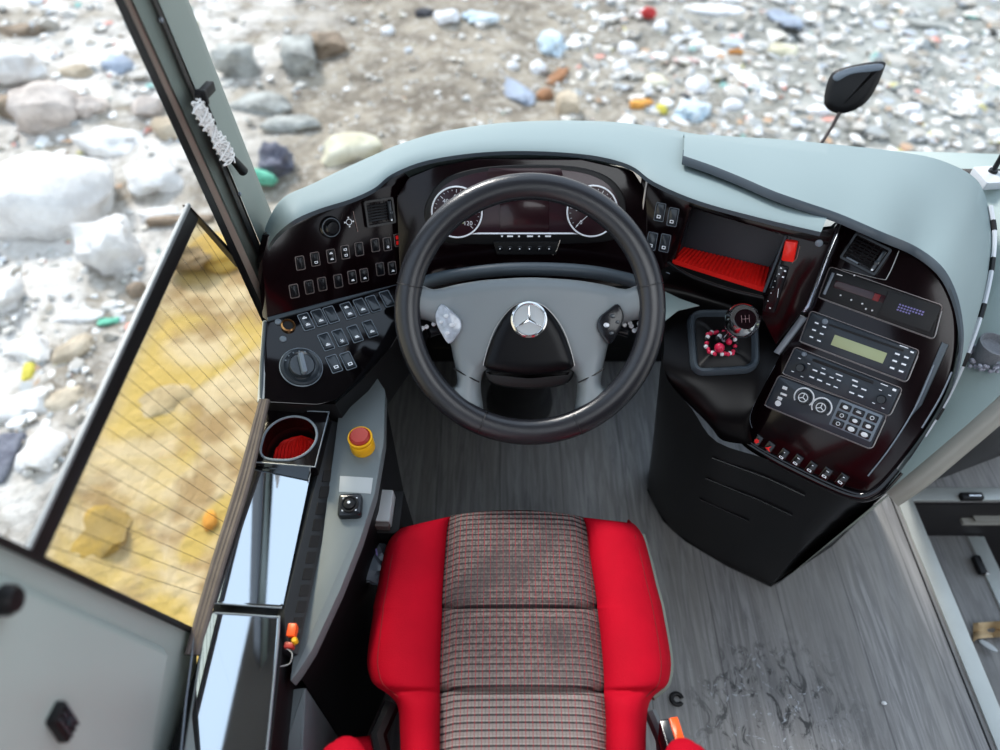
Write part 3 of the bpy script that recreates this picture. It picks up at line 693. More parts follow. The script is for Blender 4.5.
# right hand cover over the console
cols = []
lipz = lambda x, y, l=.012: PRd.hit(x, y, l).z
spec = [(684, 134, 683, 158, .85, .885), (712, 135, 712, 168, .85, .885), (740, 137, 742, 180, .85, .885), (770, 138.5, 772, 193, .85, .885), (800, 141, 800, 203, .85, .882), (850, 146, 838, 216, .85, .872), (900, 152, 880, 234, .85, .862), (940, 160, 915, 249, .84, None), (975, 178, 940, 268, .80, None), (988, 205, 954, 292, .76, None), (992, 240, 961, 320, .73, None), (985, 290, 962, 350, .70, None), (968, 345, 953, 388, .66, None), (946, 395, 930, 428, .58, None), (922, 435, 908, 462, .52, None), (897, 474, 888, 486, .46, None)]
for a_ in spec:
    cols.append((a_[0], a_[1], a_[2], a_[3], a_[4], a_[5] if a_[5] else lipz(a_[2], a_[3], .014)))
G = pad_loft(cols, 0, 0, bump=.008, lipd=.013, fardrop=.05)
a, l = split_pad(G, 6); part('cover_pad', a, M['pad'], con, ang=60); part('cover_lip', l, M['lip'], con, ang=60)
# gear surround surface
rows = [[(661, 268, .69), (690, 276, .69), (722, 287, .69), (768, 302, .685), (790, 312, .68)],
        [(664, 285, .64), (690, 290, .64), (722, 298, .64), (775, 314, .645), (796, 322, .65)],
        [(664, 308, .62), (690, 308, .622), (722, 310, .62), (776, 326, .62), (796, 330, .63)],
        [(664, 345, .60), (690, 350, .60), (722, 352, .60), (762, 354, .60), (780, 356, .61)],
        [(664, 372, .58), (690, 380, .58), (722, 385, .575), (752, 386, .575), (764, 386, .58)],
        [(676, 392, .545), (692, 404, .54), (716, 418, .535), (742, 420, .535), (750, 416, .54)],
        [(700, 414, .50), (712, 428, .49), (722, 440, .48), (745, 444, .48), (752, 442, .48)]]
G = [cat([Z(*p) for p in r], 5) for r in rows]; cc = [cat([G[i][j] for i in range(len(G))], 5) for j in range(len(G[0]))]
b = MB(); b.grid(cc); part('gear_surround', b, mat('satin_black', (.006, .005, .006), .34, spec=.3, var=.2), con, ang=70)
b = MB(); b.prism(Pl((664, 290, .655), (720, 290, .655), (664, 325, .64)), rounded(Pl((664, 290, .655), (720, 290, .655), (664, 325, .64)).qs([(663, 291), (680, 299), (700, 306), (678, 311), (664, 322)]), .002), 0, .002, .001); part('pale_patch', b, M['shelf'], con)  # pale patch laid on the gear surround
# pedestal
top = [(662, 352, .62), (668, 380, .575), (692, 409, .53), (717, 442, .49), (775, 462, .47), (846, 496, .45), (876, 498, .44), (896, 484, .45)]
bot = [(650, 470, 0), (648, 490, 0), (664, 521, 0), (686, 541, 0), (728, 566, 0), (770, 586, 0), (830, 546, 0), (872, 506, 0)]
T = [Z(*p) for p in top]; Bt = [Z(*p) for p in bot]
def lofted(T, Bt, ts, f=lambda t: t): return [[a.lerp(b_, f(t)) for a, b_ in zip(T, Bt)] for t in ts]
G = [cat(r[:6], 4)+[V(q) for q in r[6:]] for r in lofted(T, Bt, [0, .1, .25, .4, .6, .8, .93, .97, 1])]
b = MB(); b.grid(G); part('pedestal', b, M['kick'], con, ang=50)
b = MB(); rr = lofted([Z(876, 499, .44), Z(897, 484, .45)], [Z(776, 583, .004), Z(872, 507, .004)], [0, 1]); b.grid([[p+V((.004, -.004, 0)) for p in r] for r in rr]); part('side_skirt', b, M['piping'], con)
b = MB()
for (x0, y0, x1, y1, t0) in ((716, 450, 806, 493, .12), (712, 476, 780, 512, .3), (700, 495, 750, 524, .5)):
    P0 = T[3].lerp(Bt[3], t0); P1 = T[4].lerp(Bt[4], t0); P2 = T[4].lerp(T[5], .55).lerp(Bt[4].lerp(Bt[5], .55), t0)
    b.tube([P0+V((-.001, -.002, 0)), P1+V((-.001, -.002, 0)), P2+V((0, -.002, 0))] if t0 < .4 else [P0+V((-.001, -.002, 0)), P1+V((-.001, -.002, 0))], .0016, 6)
part('panel_rib', b, M['switch'], con)
b = MB(); b.tube([p+V((0, 0, .004)) for p in Bt[1:]], .004, 6); part('base_seal', b, M['rubber'], con)
# row of symbols / push buttons below the climate panel
for i, (x, y, kind) in enumerate([(757, 441, 'r'), (769, 448, 'r2'), (783, 455, 'w'), (797, 461, 'w'), (811, 468, 'w'), (826, 474, 'w'), (842, 480, 'w')]):
    F = PRd.f(x, y); b = MB(); b.box(F, .016, .025, 0, .0022, .003, .001); s = part('push_button', b, M['switch'], con)
    s.data.materials[0] = M['gloss']; t = MB(); G_ = F.at(0, 0, .0022)
    if kind == 'r': t.lathe(G_, [(.004, 0), (.004, .0004)], 14); t.box(G_, .010, .0012, 0, .0005); t.box(G_.rot(1.05), .010, .0012, 0, .0005); t.box(G_.rot(2.1), .010, .0012, 0, .0005)
    elif kind == 'r2': t.prism(G_, [(-.006, -.003), (.006, -.005), (.001, .0), (.003, .006), (-.002, .001)], 0, .0005, .0002)
    else: t.ring(G_.at(0, -.005), rrect(.008, .004, .0008, 2), rrect(.005, .002, .0005, 2), 0, .0004); t.box(G_.at(0, .006), .005 if i % 2 else .003, .0015, 0, .0004)
    part('symbol', t, M['redmark' if kind[0] == 'r' else 'icon'], s)
# vent on console
v, VF = vent(PRd, (866, 254), .066, .05, rot=0, parent=con)
b = MB(); b.tube(cat([PRd.hit(842, 269, .004), PRd.hit(880, 279, .005), PRd.hit(888, 276, .005), PRd.hit(899, 251, .004)], 4), .001, 6); part('vent_edge', b, M['silver'], v)
b = MB(); b.box(VF.at(-.012, -.019, .006), .022, .003, 0, .001); part('brand_plate', b, M['bezel'], v)
# ---- devices in the console, each one liftable
def rounded3(L, k):
    a, b_, c = L; p = b_+(a-b_).normalized()*k; q = b_+(c-b_).normalized()*k
    return [p*(1-t)**2+b_*2*t*(1-t)+q*t*t for t in (0, .25, .5, .75, 1)]
def unit(name, label, cat_, quad, body, edge=True, h=.006, rnd=.003):
    """quad: TL, TR, BR, BL pixels on the console plane"""
    c = sum((PRd.hit(*p) for p in quad), V())/4
    t = thing(name, label, cat_, c)
    b = MB(); b.prism(PRd, rounded(PRd.qs(quad), rnd), .0005, h, .0015); part('faceplate', b, M[body], t)
    if edge:
        Q = rounded(PRd.qs(quad), rnd+.001, 5); Q2 = inset(Q if area(Q) > 0 else Q[::-1], -.0028); Q1 = inset(Q if area(Q) > 0 else Q[::-1], -.0012)
        b = MB(); b.ring(PRd, Q2, Q1, .0005, .003); part('frame_line', b, M['edge'], t)
        E = [PRd.hit(*p, .003) for p in quad]; c_ = (E[0]+E[2])*.5; E = [e+(e-c_).normalized()*.003 for e in E]
        b = MB(); b.tube([E[3]]+rounded3([E[3], E[2], E[1]], .008)+[E[1].lerp(E[2], .15)], .0007, 6); part('bright_edge', b, M['silver'], t)
    O, Xa, Ya = quad[0], (quad[1][0]-quad[0][0], quad[1][1]-quad[0][1]), (quad[3][0]-quad[0][0], quad[3][1]-quad[0][1])
    def at(u, v_, lift=0): return PRd.f(O[0]+Xa[0]*u+Ya[0]*v_, O[1]+Xa[1]*u+Ya[1]*v_, h+lift)
    return t, at
def btn(t, F, w, h, m='radiob', sym=True, z=.0018, symc='icon'):
    s = part('button', MB().box(F, w, h, 0, z, .0012, .0006), M[m], t)
    if sym: part('symbol', MB().box(F.at(0, 0, z), w*.66, h*.42, 0, .0004, .0003, .0002), M[symc], s)
    return s
ang0 = PRd.q(918, 350); ang1 = PRd.q(808, 312); RA = math.atan2(ang0[1]-ang1[1], ang0[0]-ang1[0])
# tachograph
t, at = unit('tachograph', 'black tachograph with a dim red display, topmost device in the console', 'tachograph', [(831, 268), (941, 306), (933, 338), (820, 297)], 'blk', h=.007)
R_ = lambda F: F.rot(RA)
part('display', MB().box(R_(at(.30, .42)), .085, .013, 0, .001), M['screen'], t)
part('red_digit', MB().box(R_(at(.455, .42, .001)), .010, .012, 0, .0005), M['dimred'] if 'dimred' in M else mat('dim_red_lcd', (.14, .01, .012), .3, emit=.3, var=.2, vscale=60), t)
part('drawer', MB().box(R_(at(.76, .5)), .082, .044, 0, .003), M['blk'], t)
b = MB(); F = R_(at(.78, .46, .003))
for r in range(3):
    for k in range(9 if r < 2 else 5): b.box(F.at(-.02+k*.0045, .004-r*.0045), .003, .0026, 0, .0004, .0003, .0002)
part('printed_text', b, M['violet'], t)
part('slot_frame', MB().box(R_(at(.03, .5)), .005, .04, 0, .002), M['bezel'], t)
b = MB(); b.box(R_(at(.09, .12)), .010, .002, 0, .0006)
for u, v_ in ((.20, .85), (.30, .88), (.40, .88), (.445, 1.0), (.50, .98), (.25, .1)): b.lathe(at(u-.04, v_-.12), [(.0018, 0), (.0012, .0012)], 10)
part('button_marks', b, M['white'], t)
# upper radio
t, at = unit('car_radio', 'slate car radio with a long green-grey display, above the second radio', 'radio', [(812, 312), (918, 351), (906, 381), (801, 341)], 'radio', h=.007)
part('display', MB().box(R_(at(.50, .60)), .088, .019, 0, .001), M['lcd'], t)
part('disc_slot', MB().box(R_(at(.52, .17)), .125, .0035, 0, .0008), M['blk'], t)
for i in range(6): btn(t, R_(at(.09+.075*(i % 2)-.015, .28+.24*(i//2)+.03*(i % 2))), .010, .006)
for i in range(6): btn(t, R_(at(.84+.085*(i % 2), .32+.24*(i//2))), .011, .007)
btn(t, R_(at(.955, .10)), .008, .006); part('power_knob', MB().lathe(at(.14, .14), [(.005, 0), (.005, .004), (.003, .005)], 16), M['bezel'], t)
part('printed_name', MB().box(R_(at(.87, .03)), .014, .0016, 0, .0004), M['icon'], t)
# second radio
t, at = unit('car_radio', 'dark car radio with two round knobs and a cassette slot, above the climate panel', 'radio', [(796, 348), (901, 389), (889, 415), (784, 373)], 'radio', h=.007)
part('cassette_slot', MB().box(R_(at(.46, .16)), .105, .005, 0, .0008), M['blk'], t)
part('power_knob', MB().lathe(at(.09, .10), [(.0045, 0), (.0042, .003), (.003, .004)], 16), M['bezel'], t)
for u in (.115, .885):
    kb = part('rotary_knob', MB().lathe(at(u, .60), [(.0075, 0), (.0075, .006), (.0065, .008)], 24), M['switch'], t)
    for du, dv in ((-.045, -.28), (.05, -.22), (-.05, .25), (.045, .3)): btn(t, R_(at(u+du, .58+dv)), .007, .0035)
for i in range(4): btn(t, R_(at(.24+.075*(i % 2), .50+.27*(i//2))), .013, .006, sym=True)
for i in range(4): btn(t, R_(at(.62+.085*(i % 2), .50+.27*(i//2))), .013, .006, sym=True)
for i in range(4): btn(t, R_(at(.40+.07*(i % 2), .52+.27*(i//2))), .011, .005)
part('printed_marks', MB().box(R_(at(.45, .34)), .012, .0022, 0, .0004).box(R_(at(.60, .33)), .010, .003, 0, .0004).box(R_(at(.30, .33)), .007, .0016, 0, .0004).box(R_(at(.85, .08)), .012, .0016, 0, .0004).box(R_(at(.95, .12)), .006, .004, 0, .0004), M['icon'], t)
# climate control
t, at = unit('climate_control', 'blue-grey climate panel with two ringed dials and nine lit buttons', 'climate control', [(780, 376), (886, 415), (871, 448), (766, 405)], 'hvac', h=.007, rnd=.005)
for u, v_ in ((.275, .36), (.455, .46)):
    F = R_(at(u, v_)); kb = part('temperature_dial', MB().lathe(F, [(.0125, 0), (.0125, .006), (.0115, .008)], 32), M['switch'], t)
    s = MB(); s.torus(F.at(0, 0, .001), .0165, .0014, 40, 6, r2=.0006, a0=-1.0+.4, a1=3.9)
    s.torus(F.at(0, 0, .0082), .0078, .0009, 30, 6)
    for k in range(3): s.box(F.at(0, 0, .0082).rot(math.pi/2+k*2*math.pi/3).at(.0038, 0), .0076, .0016, 0, .0006, .0002, .0002)
    part('dial_markings', s, M['white'], kb)
s = MB(); s.box(R_(at(.085, .30)), .009, .006, 0, .0006); s.box(R_(at(.085, .66)), .009, .006, 0, .0006); s.lathe(R_(at(.09, .82)), [(.0055, 0), (.0055, .0006)], 16); s.box(R_(at(.10, .50)), .012, .004, 0, .0006); part('driver_symbol', s, M['white'], t)
part('button_field', MB().box(R_(at(.775, .50)).at(0, .001), .072, .050, 0, .001, .003), M['bezel'], t)
for i in range(3):
    for j in range(3):
        F = R_(at(.775, .5)).at((i-1)*.0225, (1-j)*.0158, .001); s = part('button', MB().box(F, .0185, .0118, 0, .002, .002, .0008), M['switch'], t)
        m_ = MB()
        if (i, j) in ((2, 2), (1, 2), (2, 1), (0, 0), (1, 1)): m_.lathe(F.at(0, 0, .002), [(.0045 + .0012*((i, j) in ((2, 2), (1, 2))), 0), (.004, .0005)], 16, sy=.75)
        elif (i, j) == (1, 0): m_.box(F.at(0, 0, .002), .009, .002, 0, .0005); m_.box(F.at(0, .0022, .002), .006, .001, 0, .0005)
        else: m_.torus(F.at(0, 0, .002), .003, .0007, 18, 6)
        part('symbol', m_, M['white'], s)

# side ledge to the door with rail, right of console
led = thing('door_side_ledge', 'pale grey-green ledge with a beige rolled rail, right of the console', 'ledge', (.9, .9, .45))
PSh = Pl((990, 160, .77), (1000, 390, .60), (895, 485, .46))
L = [(880, 150), (1060, 156), (1060, 360), (1012, 384), (960, 432), (915, 470), (888, 492), (905, 462), (940, 405), (968, 345), (980, 290), (985, 250), (960, 200)]
b = MB(); b.prism(PSh, PSh.qs(L), -.03, 0, .001); part('ledge_top', b, M['shelf'], led)
b = MB(); b.tube(cat([PSh.hit(1070, 362, -.018), PSh.hit(1014, 398, -.018), PSh.hit(962, 441, -.018), PSh.hit(918, 478, -.018), PSh.hit(890, 497, -.02)], 6), .021, 14); part('rail', b, M['rail'], led)
tp = [Z(893, 490, .43), Z(950, 452, .52), Z(1014, 404, .56), Z(1080, 360, .6)]; bt = [Z(902, 481, 0), Z(945, 477, 0), Z(1010, 452, 0), Z(1080, 430, 0)]
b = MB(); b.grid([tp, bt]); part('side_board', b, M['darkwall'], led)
b = MB(); ss = cat([Z(a_[0]+2.5, a_[1]+1, a_[4]+.004) for a_ in spec[9:15]], 8)
b.tube(ss, .0042, 6); sl = part('seal_strip', b, M['clear'], led)
b = MB()
for i in (4, 11, 18, 25, 34): b = MB(); b.tube([ss[i], ss[i+1], ss[i+2]], .0050, 6); part('seal_clip', b, M['blk'], sl)
b = MB(); b.prism(PSh, PSh.qs([(936, 169), (1000, 169), (1000, 175), (956, 175)]), .0, .0008, .0002); part('slot', b, M['blk'], led)
# grey perforated cup with beads
F = Fr(PSh.hit(981, 360, .0), (1, .2, 0), (.05, -.05, 1)); mic = thing('handset_cradle', 'grey mesh handset holder wrapped in beads on the ledge', 'holder', F.o)
b = MB(); b.lathe(F, [(.020, 0), (.022, .02), (.027, .04), (.027, .046), (.024, .047), (.020, .036), (.001, .034)], 28); part('mesh_cup', b, mat('mesh_grey', (.28, .29, .32), .5, bump=1, bscale=500, bdist=.003, var=.3, vscale=300), mic)
b = MB()
for i in range(44):
    a = i*2.4; r = .022+.010*random.random(); b.lathe(F.at(r*math.cos(a)-.004, r*math.sin(a)-.003, .003+.014*random.random()), [(.0005, -.0045), (.004, -.002), (.004, .002), (.0005, .0045)], 8)
part('bead_chain', b, M['glitter'], mic)
# acrylic phone mount at the corner
F = Fr(PSh.hit(990, 176, .012), (1, .1, 0), (0, 0, 1)); pm = thing('mount_bracket', 'clear plastic bracket with a thin black post at the dashboard corner', 'bracket', F.o)
b = MB(); b.box(F, .045, .055, -.012, .004, .004); part('bracket_base', b, M['clear'], pm)
b = MB(); b.tube([F.p(.008, .008, .0), F.p(.010, .012, .09), F.p(.014, .02, .2)], .005, 8); part('post', b, M['blk'], pm)
b = MB(); b.lathe(F.at(.008, .008, .003), [(.009, 0), (.008, .006), (.005, .008)], 16); part('post_foot', b, M['switch'], pm)

# ---- gear lever
gl = thing('gear_lever', 'chrome-topped gear lever rising from a black leather boot', 'gear lever', Z(722, 345, .6))
PG = Pl((690, 312, .622), (760, 312, .622), (722, 374, .585))
fr = rounded(PG.qs([(686, 311), (758, 311), (759, 373), (690, 377)]), .030, 7)
if area(fr) < 0: fr = fr[::-1]
b = MB(); b.stack(PG, fr, [(0, -.002), (.001, .008), (.005, .013), (.010, .012), (.015, .004)], cap=False); part('boot_frame', b, M['lip'], gl)
kn = Z(742, 321, .74); bs = Z(720, 345, .60)
inn = inset(fr, .014); n_ = len(inn); prof = [(0, 0), (.35, .014), (.6, .010), (.78, .03), (.92, .05)]
G = []
for s_, h in prof:
    c = bs.lerp(kn, h/.2); G.append([PG.p(q[0], q[1], .004).lerp(c, s_)+PG.n*(h*.5 + .003*math.sin(i*1.1+s_*9)*(s_ > 0)) for i, q in enumerate(inn)]+[])
b = MB(); b.grid(G, wrap=True); part('boot', b, M['rubber'], gl, ang=80)
b = MB(); b.tube([bs.lerp(kn, .2), bs.lerp(kn, .9)], .0055, 10); part('shaft', b, M['chrome'], gl)
KF = Fr(kn, (1, 0, 0), (CAM-kn)*.6+V((.0, -.1, .9))*.8)
b = MB(); b.lathe(KF, [(.010, -.034), (.014, -.032), (.022, -.022), (.0285, -.005), (.0285, .005), (.026, .014), (.0205, .021)], 32); part('knob', b, M['chrome'], gl)
b = MB(); b.lathe(KF.at(.002, -.004, .021), [(.0175, -.003), (.017, .001)], 28); kc = part('shift_pattern_cap', b, M['fascia'], gl)
b = MB()
for k in (-1, 0, 1): b.box(KF.at(k*.006+.002, -.004, .022), .0008, .013, 0, .0004)
b.box(KF.at(.002, -.004, .022), .0128, .0008, 0, .0004); part('shift_pattern', b, M['redsoft'] if 'redsoft' in M else mat('dim_pattern', (.20, .13, .14), .4), kc)
# bead bracelet round the lever
bb = thing('bead_bracelet', 'pink, white and black bead string lying round the gear lever', 'beads', Z(720, 345, .63))
ctr = Z(721, 343, .632)
BC = [M['pink'], M['white'], M['blk'], M['pink'], M['white'], M['blk']]
BN = ['pink_bead', 'white_bead', 'black_bead']
for i in range(30):
    a = i/30*2*math.pi; r = .0235 if i % 2 else .0255; p = ctr+V((r*math.cos(a)*1.1, r*math.sin(a), .004*math.sin(3*a)+.006*math.sin(a)))
    b = MB(); F = Fr(p, (1, 0, 0), (0, 0, 1)); R = .0042; b.lathe(F, [(R*math.sin(math.pi*(k+.05)/6.1), -R*math.cos(math.pi*(k+.05)/6.1)) for k in range(7)], 10); part(BN[i % 3 % 2] if i % 7 else BN[2], b, BC[i % 3 % 2] if i % 7 else BC[2], bb)
for dx, dy, R, m in ((-.008, -.018, .0095, 'pink'), (.004, .002, .005, 'glitter'), (-.008, .004, .005, 'blk'), (.012, -.004, .006, 'pink'), (-.002, .010, .005, 'white')):
    b = MB(); F = Fr(ctr+V((dx, dy, .007)), (1, 0, 0), (0, 0, 1)); b.lathe(F, [(R*math.sin(math.pi*(k+.05)/6.1), -R*math.cos(math.pi*(k+.05)/6.1)) for k in range(7)], 12); part('charm', b, M[m], bb)

M['padbright'] = mat('button_pad_reflections', (.42, .46, .54), .12, coat=.8, var=.9, vscale=70)  # pale mottling puts the pad's reflections into its colour
# ================================================================== STEERING WHEEL
SD = 1.18; K = SD/FPX; SC = D(529, 311, SD); SF = Fr(SC, (1, 0, 0), (CAM-SC))
sw_ = thing('steering_wheel', 'large black four-spoke steering wheel with a grey hub pad and silver badge', 'steering wheel', SC)
def wp(px, py): return ((px-529)*K, (311-py)*K)
b = MB(); b.torus(SF, 122.5*K, 13.2*K, 160, 20, r2=.0165); rim = part('rim', b, M['leather'], sw_, ang=90)
b = MB()
for a in (-112.5, -66.5, 168, 12): 
    a = math.radians(a); c = SF.at(122.5*K*math.cos(a), 122.5*K*math.sin(a), 0); FF = Fr(c.o, SF.n, (SF.v*math.cos(a)-SF.u*math.sin(a))); b.torus(FF, 13.3*K, .0006, 28, 6)
part('rim_seam', b, M['blk'], rim)
mir = lambda L: L + [(1058-x, y) for x, y in L[::-1]]
padL = [(529, 277), (505, 278), (480, 280), (455, 284), (432, 289), (415, 285), (402, 298), (402, 311), (412, 318), (426, 321), (438, 327), (447, 341), (451, 358), (454, 372), (455, 386), (446, 394), (452, 408), (468, 420), (481, 426), (481, 410), (479, 394), (480, 380), (486, 372), (505, 372), (529, 372)]
full = [wp(x, y) for x, y in padL[:-1]] + [wp(1058-x, y) for x, y in padL[:0:-1]]
full = [(q.x, q.y) for q in cat([V(p) for p in full], 3, True)]
def hpad(d, x, y):
    r = math.hypot(x, y); rimz = .010*max(0, (r-.13)/.06)
    return -.024 + min(.03, rimz*1.2) + .020*math.sqrt(max(0, 1-(1-min(d/.022, 1))**2)) - .10*r*r
b = MB(); b.pillow(SF, full, hpad, .0055, base=-.045); part('hub_pad', b, M['hub'], sw_, ang=75)
# spoke seams
for sx in (1, -1):
    pts = [wp(529+sx*(x-529), y) for x, y in ((453, 369), (463, 375), (479, 383))]
    b = MB(); b.tube([SF.p(p[0], p[1], -.004) for p in pts], .0012, 6); part('spoke_seam', b, M['blk'], sw_)
# black centre cover
arc = [(484, 366), (488, 350), (495, 332), (506, 314), (517, 305), (529, 302)]
cov = [wp(*p) for p in mir(arc[:-1])[:5]] + [wp(529, 302)] + [wp(1058-x, y) for x, y in arc[:-1][::-1]] + [wp(560, 372), wp(529, 375), wp(498, 372)]
cov = [(q.x, q.y) for q in cat([V(p) for p in cov], 4, True)]
b = MB(); b.pillow(SF, cov, lambda d, x, y: .001 + .008*math.sqrt(max(0, 1-(1-min(d/.02, 1))**2)), .005, base=-.03); part('centre_cover', b, M['blkc'] if 'blkc' in M else mat('hub_black', (.006, .006, .008), .3, var=.2, spec=.25), sw_, ang=75)
b = MB()
for sx in (1, -1): b.tube(cat([SF.p(*wp(529+sx*(x-529), y), .002) for x, y in ((483, 366), (487, 350), (494, 331), (503, 317), (515, 305.5), (529, 301.5))], 5), .0009, 6)
part('chrome_edging', b, M['silver'], sw_)
b = MB(); b.prism(SF, [(q.x, q.y) for q in cat([V(wp(*p)) for p in [(487, 368), (529, 372), (571, 368), (573, 380), (560, 388), (529, 391), (498, 388), (485, 380)]], 4, True)], -.06, -.012, .012); part('lower_hub', b, M['blk'], sw_)
EF = SF.at(*wp(529, 319.5), .009); R = 18*K
b = MB(); b.lathe(EF, [(R, -.006), (R, .001), (R*.9, .003), (R*.85, .001)], 40); em = part('badge', b, M['chrome'], sw_)
b = MB(); b.lathe(EF, [(R*.86, 0), (R*.84, .0012)], 40); part('badge_disc', b, M['light'], em)
b = MB(); 
b.torus(EF.at(0, 0, .0022), R*.88, .0011, 40, 8)
for k in range(3):
    a = math.pi/2+k*2*math.pi/3; G_ = EF.at(0, 0, .0012).rot(a)
    b.prism(G_, [(-.001, -.0026), (R*.86, -.0004), (R*.86, .0004), (-.001, .0026)], 0, .0026, .0006)
part('badge_star', b, M['chrome'], em)
# multifunction button pads with glossy reflections
for sx, nm in ((1, 0), (-1, 1)):
    P = [wp(529+sx*(x-529), y) for x, y in ((435, 314), (441, 304), (450, 310), (459, 318), (461, 328), (455, 338), (448, 344), (441, 334), (436, 324))]
    P = [(q.x, q.y) for q in cat([V(p) for p in P], 3, True)]
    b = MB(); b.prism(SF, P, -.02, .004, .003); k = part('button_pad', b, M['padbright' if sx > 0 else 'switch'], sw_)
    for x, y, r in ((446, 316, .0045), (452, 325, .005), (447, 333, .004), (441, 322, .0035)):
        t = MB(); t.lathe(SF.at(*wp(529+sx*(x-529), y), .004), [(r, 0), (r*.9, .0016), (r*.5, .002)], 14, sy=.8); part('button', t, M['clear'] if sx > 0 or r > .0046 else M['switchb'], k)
# stalks behind the wheel
st = thing('steering_column', 'black steering column with ribbed gaiter and two stalks below the wheel', 'steering column', (SC.x, SC.y+.25, 0))
cb = SC - SF.n*.06
b = MB(); CF = Fr(cb, (1, 0, 0), V((0, .45, -1)))
b.lathe(CF, [(.045, -.01), (.058, .02), (.062, .10), (.066, .20), (.060, .24)], 32, sy=.9); part('shroud', b, M['kick'], st)
b = MB(); pr = [(.055, 0)]
for k in range(9): pr += [(.064-.0005*k, .01+.03*k), (.054, .025+.03*k)]
b.lathe(CF.at(0, 0, .22), pr+[(.07, .30), (.085, .42)], 28); part('gaiter', b, M['blk'], st, ang=80)
for sx in (1, -1):
    e = D(529+sx*(429-529), 332, 1.215); s0 = SF.p(-sx*.045, -.005, -.075); m_ = s0.lerp(e, .75)
    b = MB(); b.tube([s0, m_, e], [.006, .0075, .010], 12); stl = part('stalk', b, M['switch'], st)
    for k in range(7):
        b = MB(); b.lathe(Fr(e+V((random.uniform(-.018, .012)*sx, random.uniform(-.010, .010), .010+random.uniform(0, .003))), (1, 0, 0), (0, -.5, 1)), [(.0004, -.003), (.0042, -.001), (.004, .001), (.0004, .003)], 8)
        part('stalk_glint', b, M['white'], stl)  # white beads stand in for reflections on the stalk ends
b = MB(); kp = SF.p(*wp(568, 386), -.05); b.tube([kp, kp+V((.001, -.008, .020))], .0026, 8); part('ignition_key', b, M['light'], st)

# ================================================================== LEFT SIDE CONSOLE
sc_ = thing('side_console', 'black storage console with glossy lids below the side window', 'console', (-.36, .5, 0))
ZT = .63
PT = Pl((262, 408, ZT), (330, 410, ZT), (252, 462, ZT))
outer = PT.qs([(264, 409), (329, 412), (315, 467), (253, 462)])
cxy = V(PT.q(290, 438)); N = 48
def rayout(P, c, a):
    d = V((math.cos(a), math.sin(a))); best = None
    for i in range(len(P)):
        p, q = V(P[i-1]), V(P[i]); e = q-p; den = d.x*e.y-d.y*e.x
        if abs(den) < 1e-9: continue
        w = p-c; t = (w.x*e.y-w.y*e.x)/den; s = (w.x*d.y-w.y*d.x)/den
        if t > 0 and -1e-6 <= s <= 1+1e-6 and (best is None or t < best): best = t
    return c+d*best
RH = 25.5*K*1.12*.93
po = [tuple(rayout(outer, cxy, 2*math.pi*i/N)) for i in range(N)]
dshape = []
for i in range(N):
    a = 2*math.pi*i/N; c_, s_ = math.cos(a), math.sin(a); k = RH if not (c_ < 0 and s_ < 0) else RH/((abs(c_)**4+abs(s_)**4)**.25)
    dshape.append((cxy.x+k*c_, cxy.y+k*s_))
b = MB(); b.ring(PT, po, dshape, -.03, 0); ch = part('cup_holder', b, M['gloss'], sc_, smooth=False)
b = MB(); b.tube([PT.p(*q, .0005) for q in dshape], .0022, 8, closed=True); part('holder_rim', b, M['bezel'], ch)
b = MB(); b.grid([[PT.p(*q, 0) for q in dshape+dshape[:1]], [PT.p(*q, -.055) for q in dshape+dshape[:1]]]); b.face([b.b.verts.new(PT.p(*q, -.055)) for q in dshape]); part('cup_well', b, mat('well_black', (.02, .008, .009), .35, var=.2), ch)
G = []
for j in range(15):
    y = -1+2*j/14; half = math.sqrt(max(0, 1-y*y)); G.append([PT.p(cxy.x+RH*.9*half*(-1+2*i/96), cxy.y+RH*.9*y, -.050+.003*(.5+.5*math.cos(2*math.pi*14*((-1+2*i/96)*half)/2+j*.5))) for i in range(97)])
b = MB(); b.grid(G); part('cup_mat', b, M['mat_red'], ch)
b = MB(); b.tube([PT.hit(x, y, 0) for x, y in ((264, 409), (329, 412), (315, 467), (253, 462))], .0016, 6, closed=True); part('top_edge', b, M['bezel'], ch)
def lid(L, z, label):
    A, B_ = Z(L[0][0], L[0][1], z+.007), Z(L[1][0], L[1][1], z-.005); p = Pl(A, B_, A+V((-.012, -.1, 0)))
    Q = rounded(p.qs(L), .006, 5); b = MB()
    Q = Q if area(Q) > 0 else Q[::-1]
    b.stack(p, Q, [(0, -.03), (0, -.004), (.001, -.0012), (.004, 0)]); o = part('storage_lid', b, M['lid'], sc_, wn=True); return p
pA = lid([(251, 466), (312, 470), (283, 608), (207, 603)], .612, '')
pB = lid([(206, 611), (280, 615), (262, 790), (176, 790)], .612, '')
b = MB(); b.tube([pA.hit(x, y, .0) for x, y in ((250, 466), (207, 603), (282, 608))], .0015, 6); b.tube([pB.hit(x, y, .0) for x, y in ((196, 625), (186, 700), (180, 760))], .0015, 6); b.tube(cat([pB.hit(x, y, .0) for x, y in ((215, 613), (272, 617), (279, 622), (274, 680), (266, 760))], 5), .0016, 6); part('lid_edge', b, M['bezel'], sc_)
# carcass below
b = MB(); b.prism(W0, [(p.x, p.y) for p in (Z(250, 470, .6), Z(312, 474, .6), Z(284, 610, .6), Z(262, 800, .6), Z(150, 800, .6))], .0, .585, .002); part('carcass', b, M['blk'], sc_)
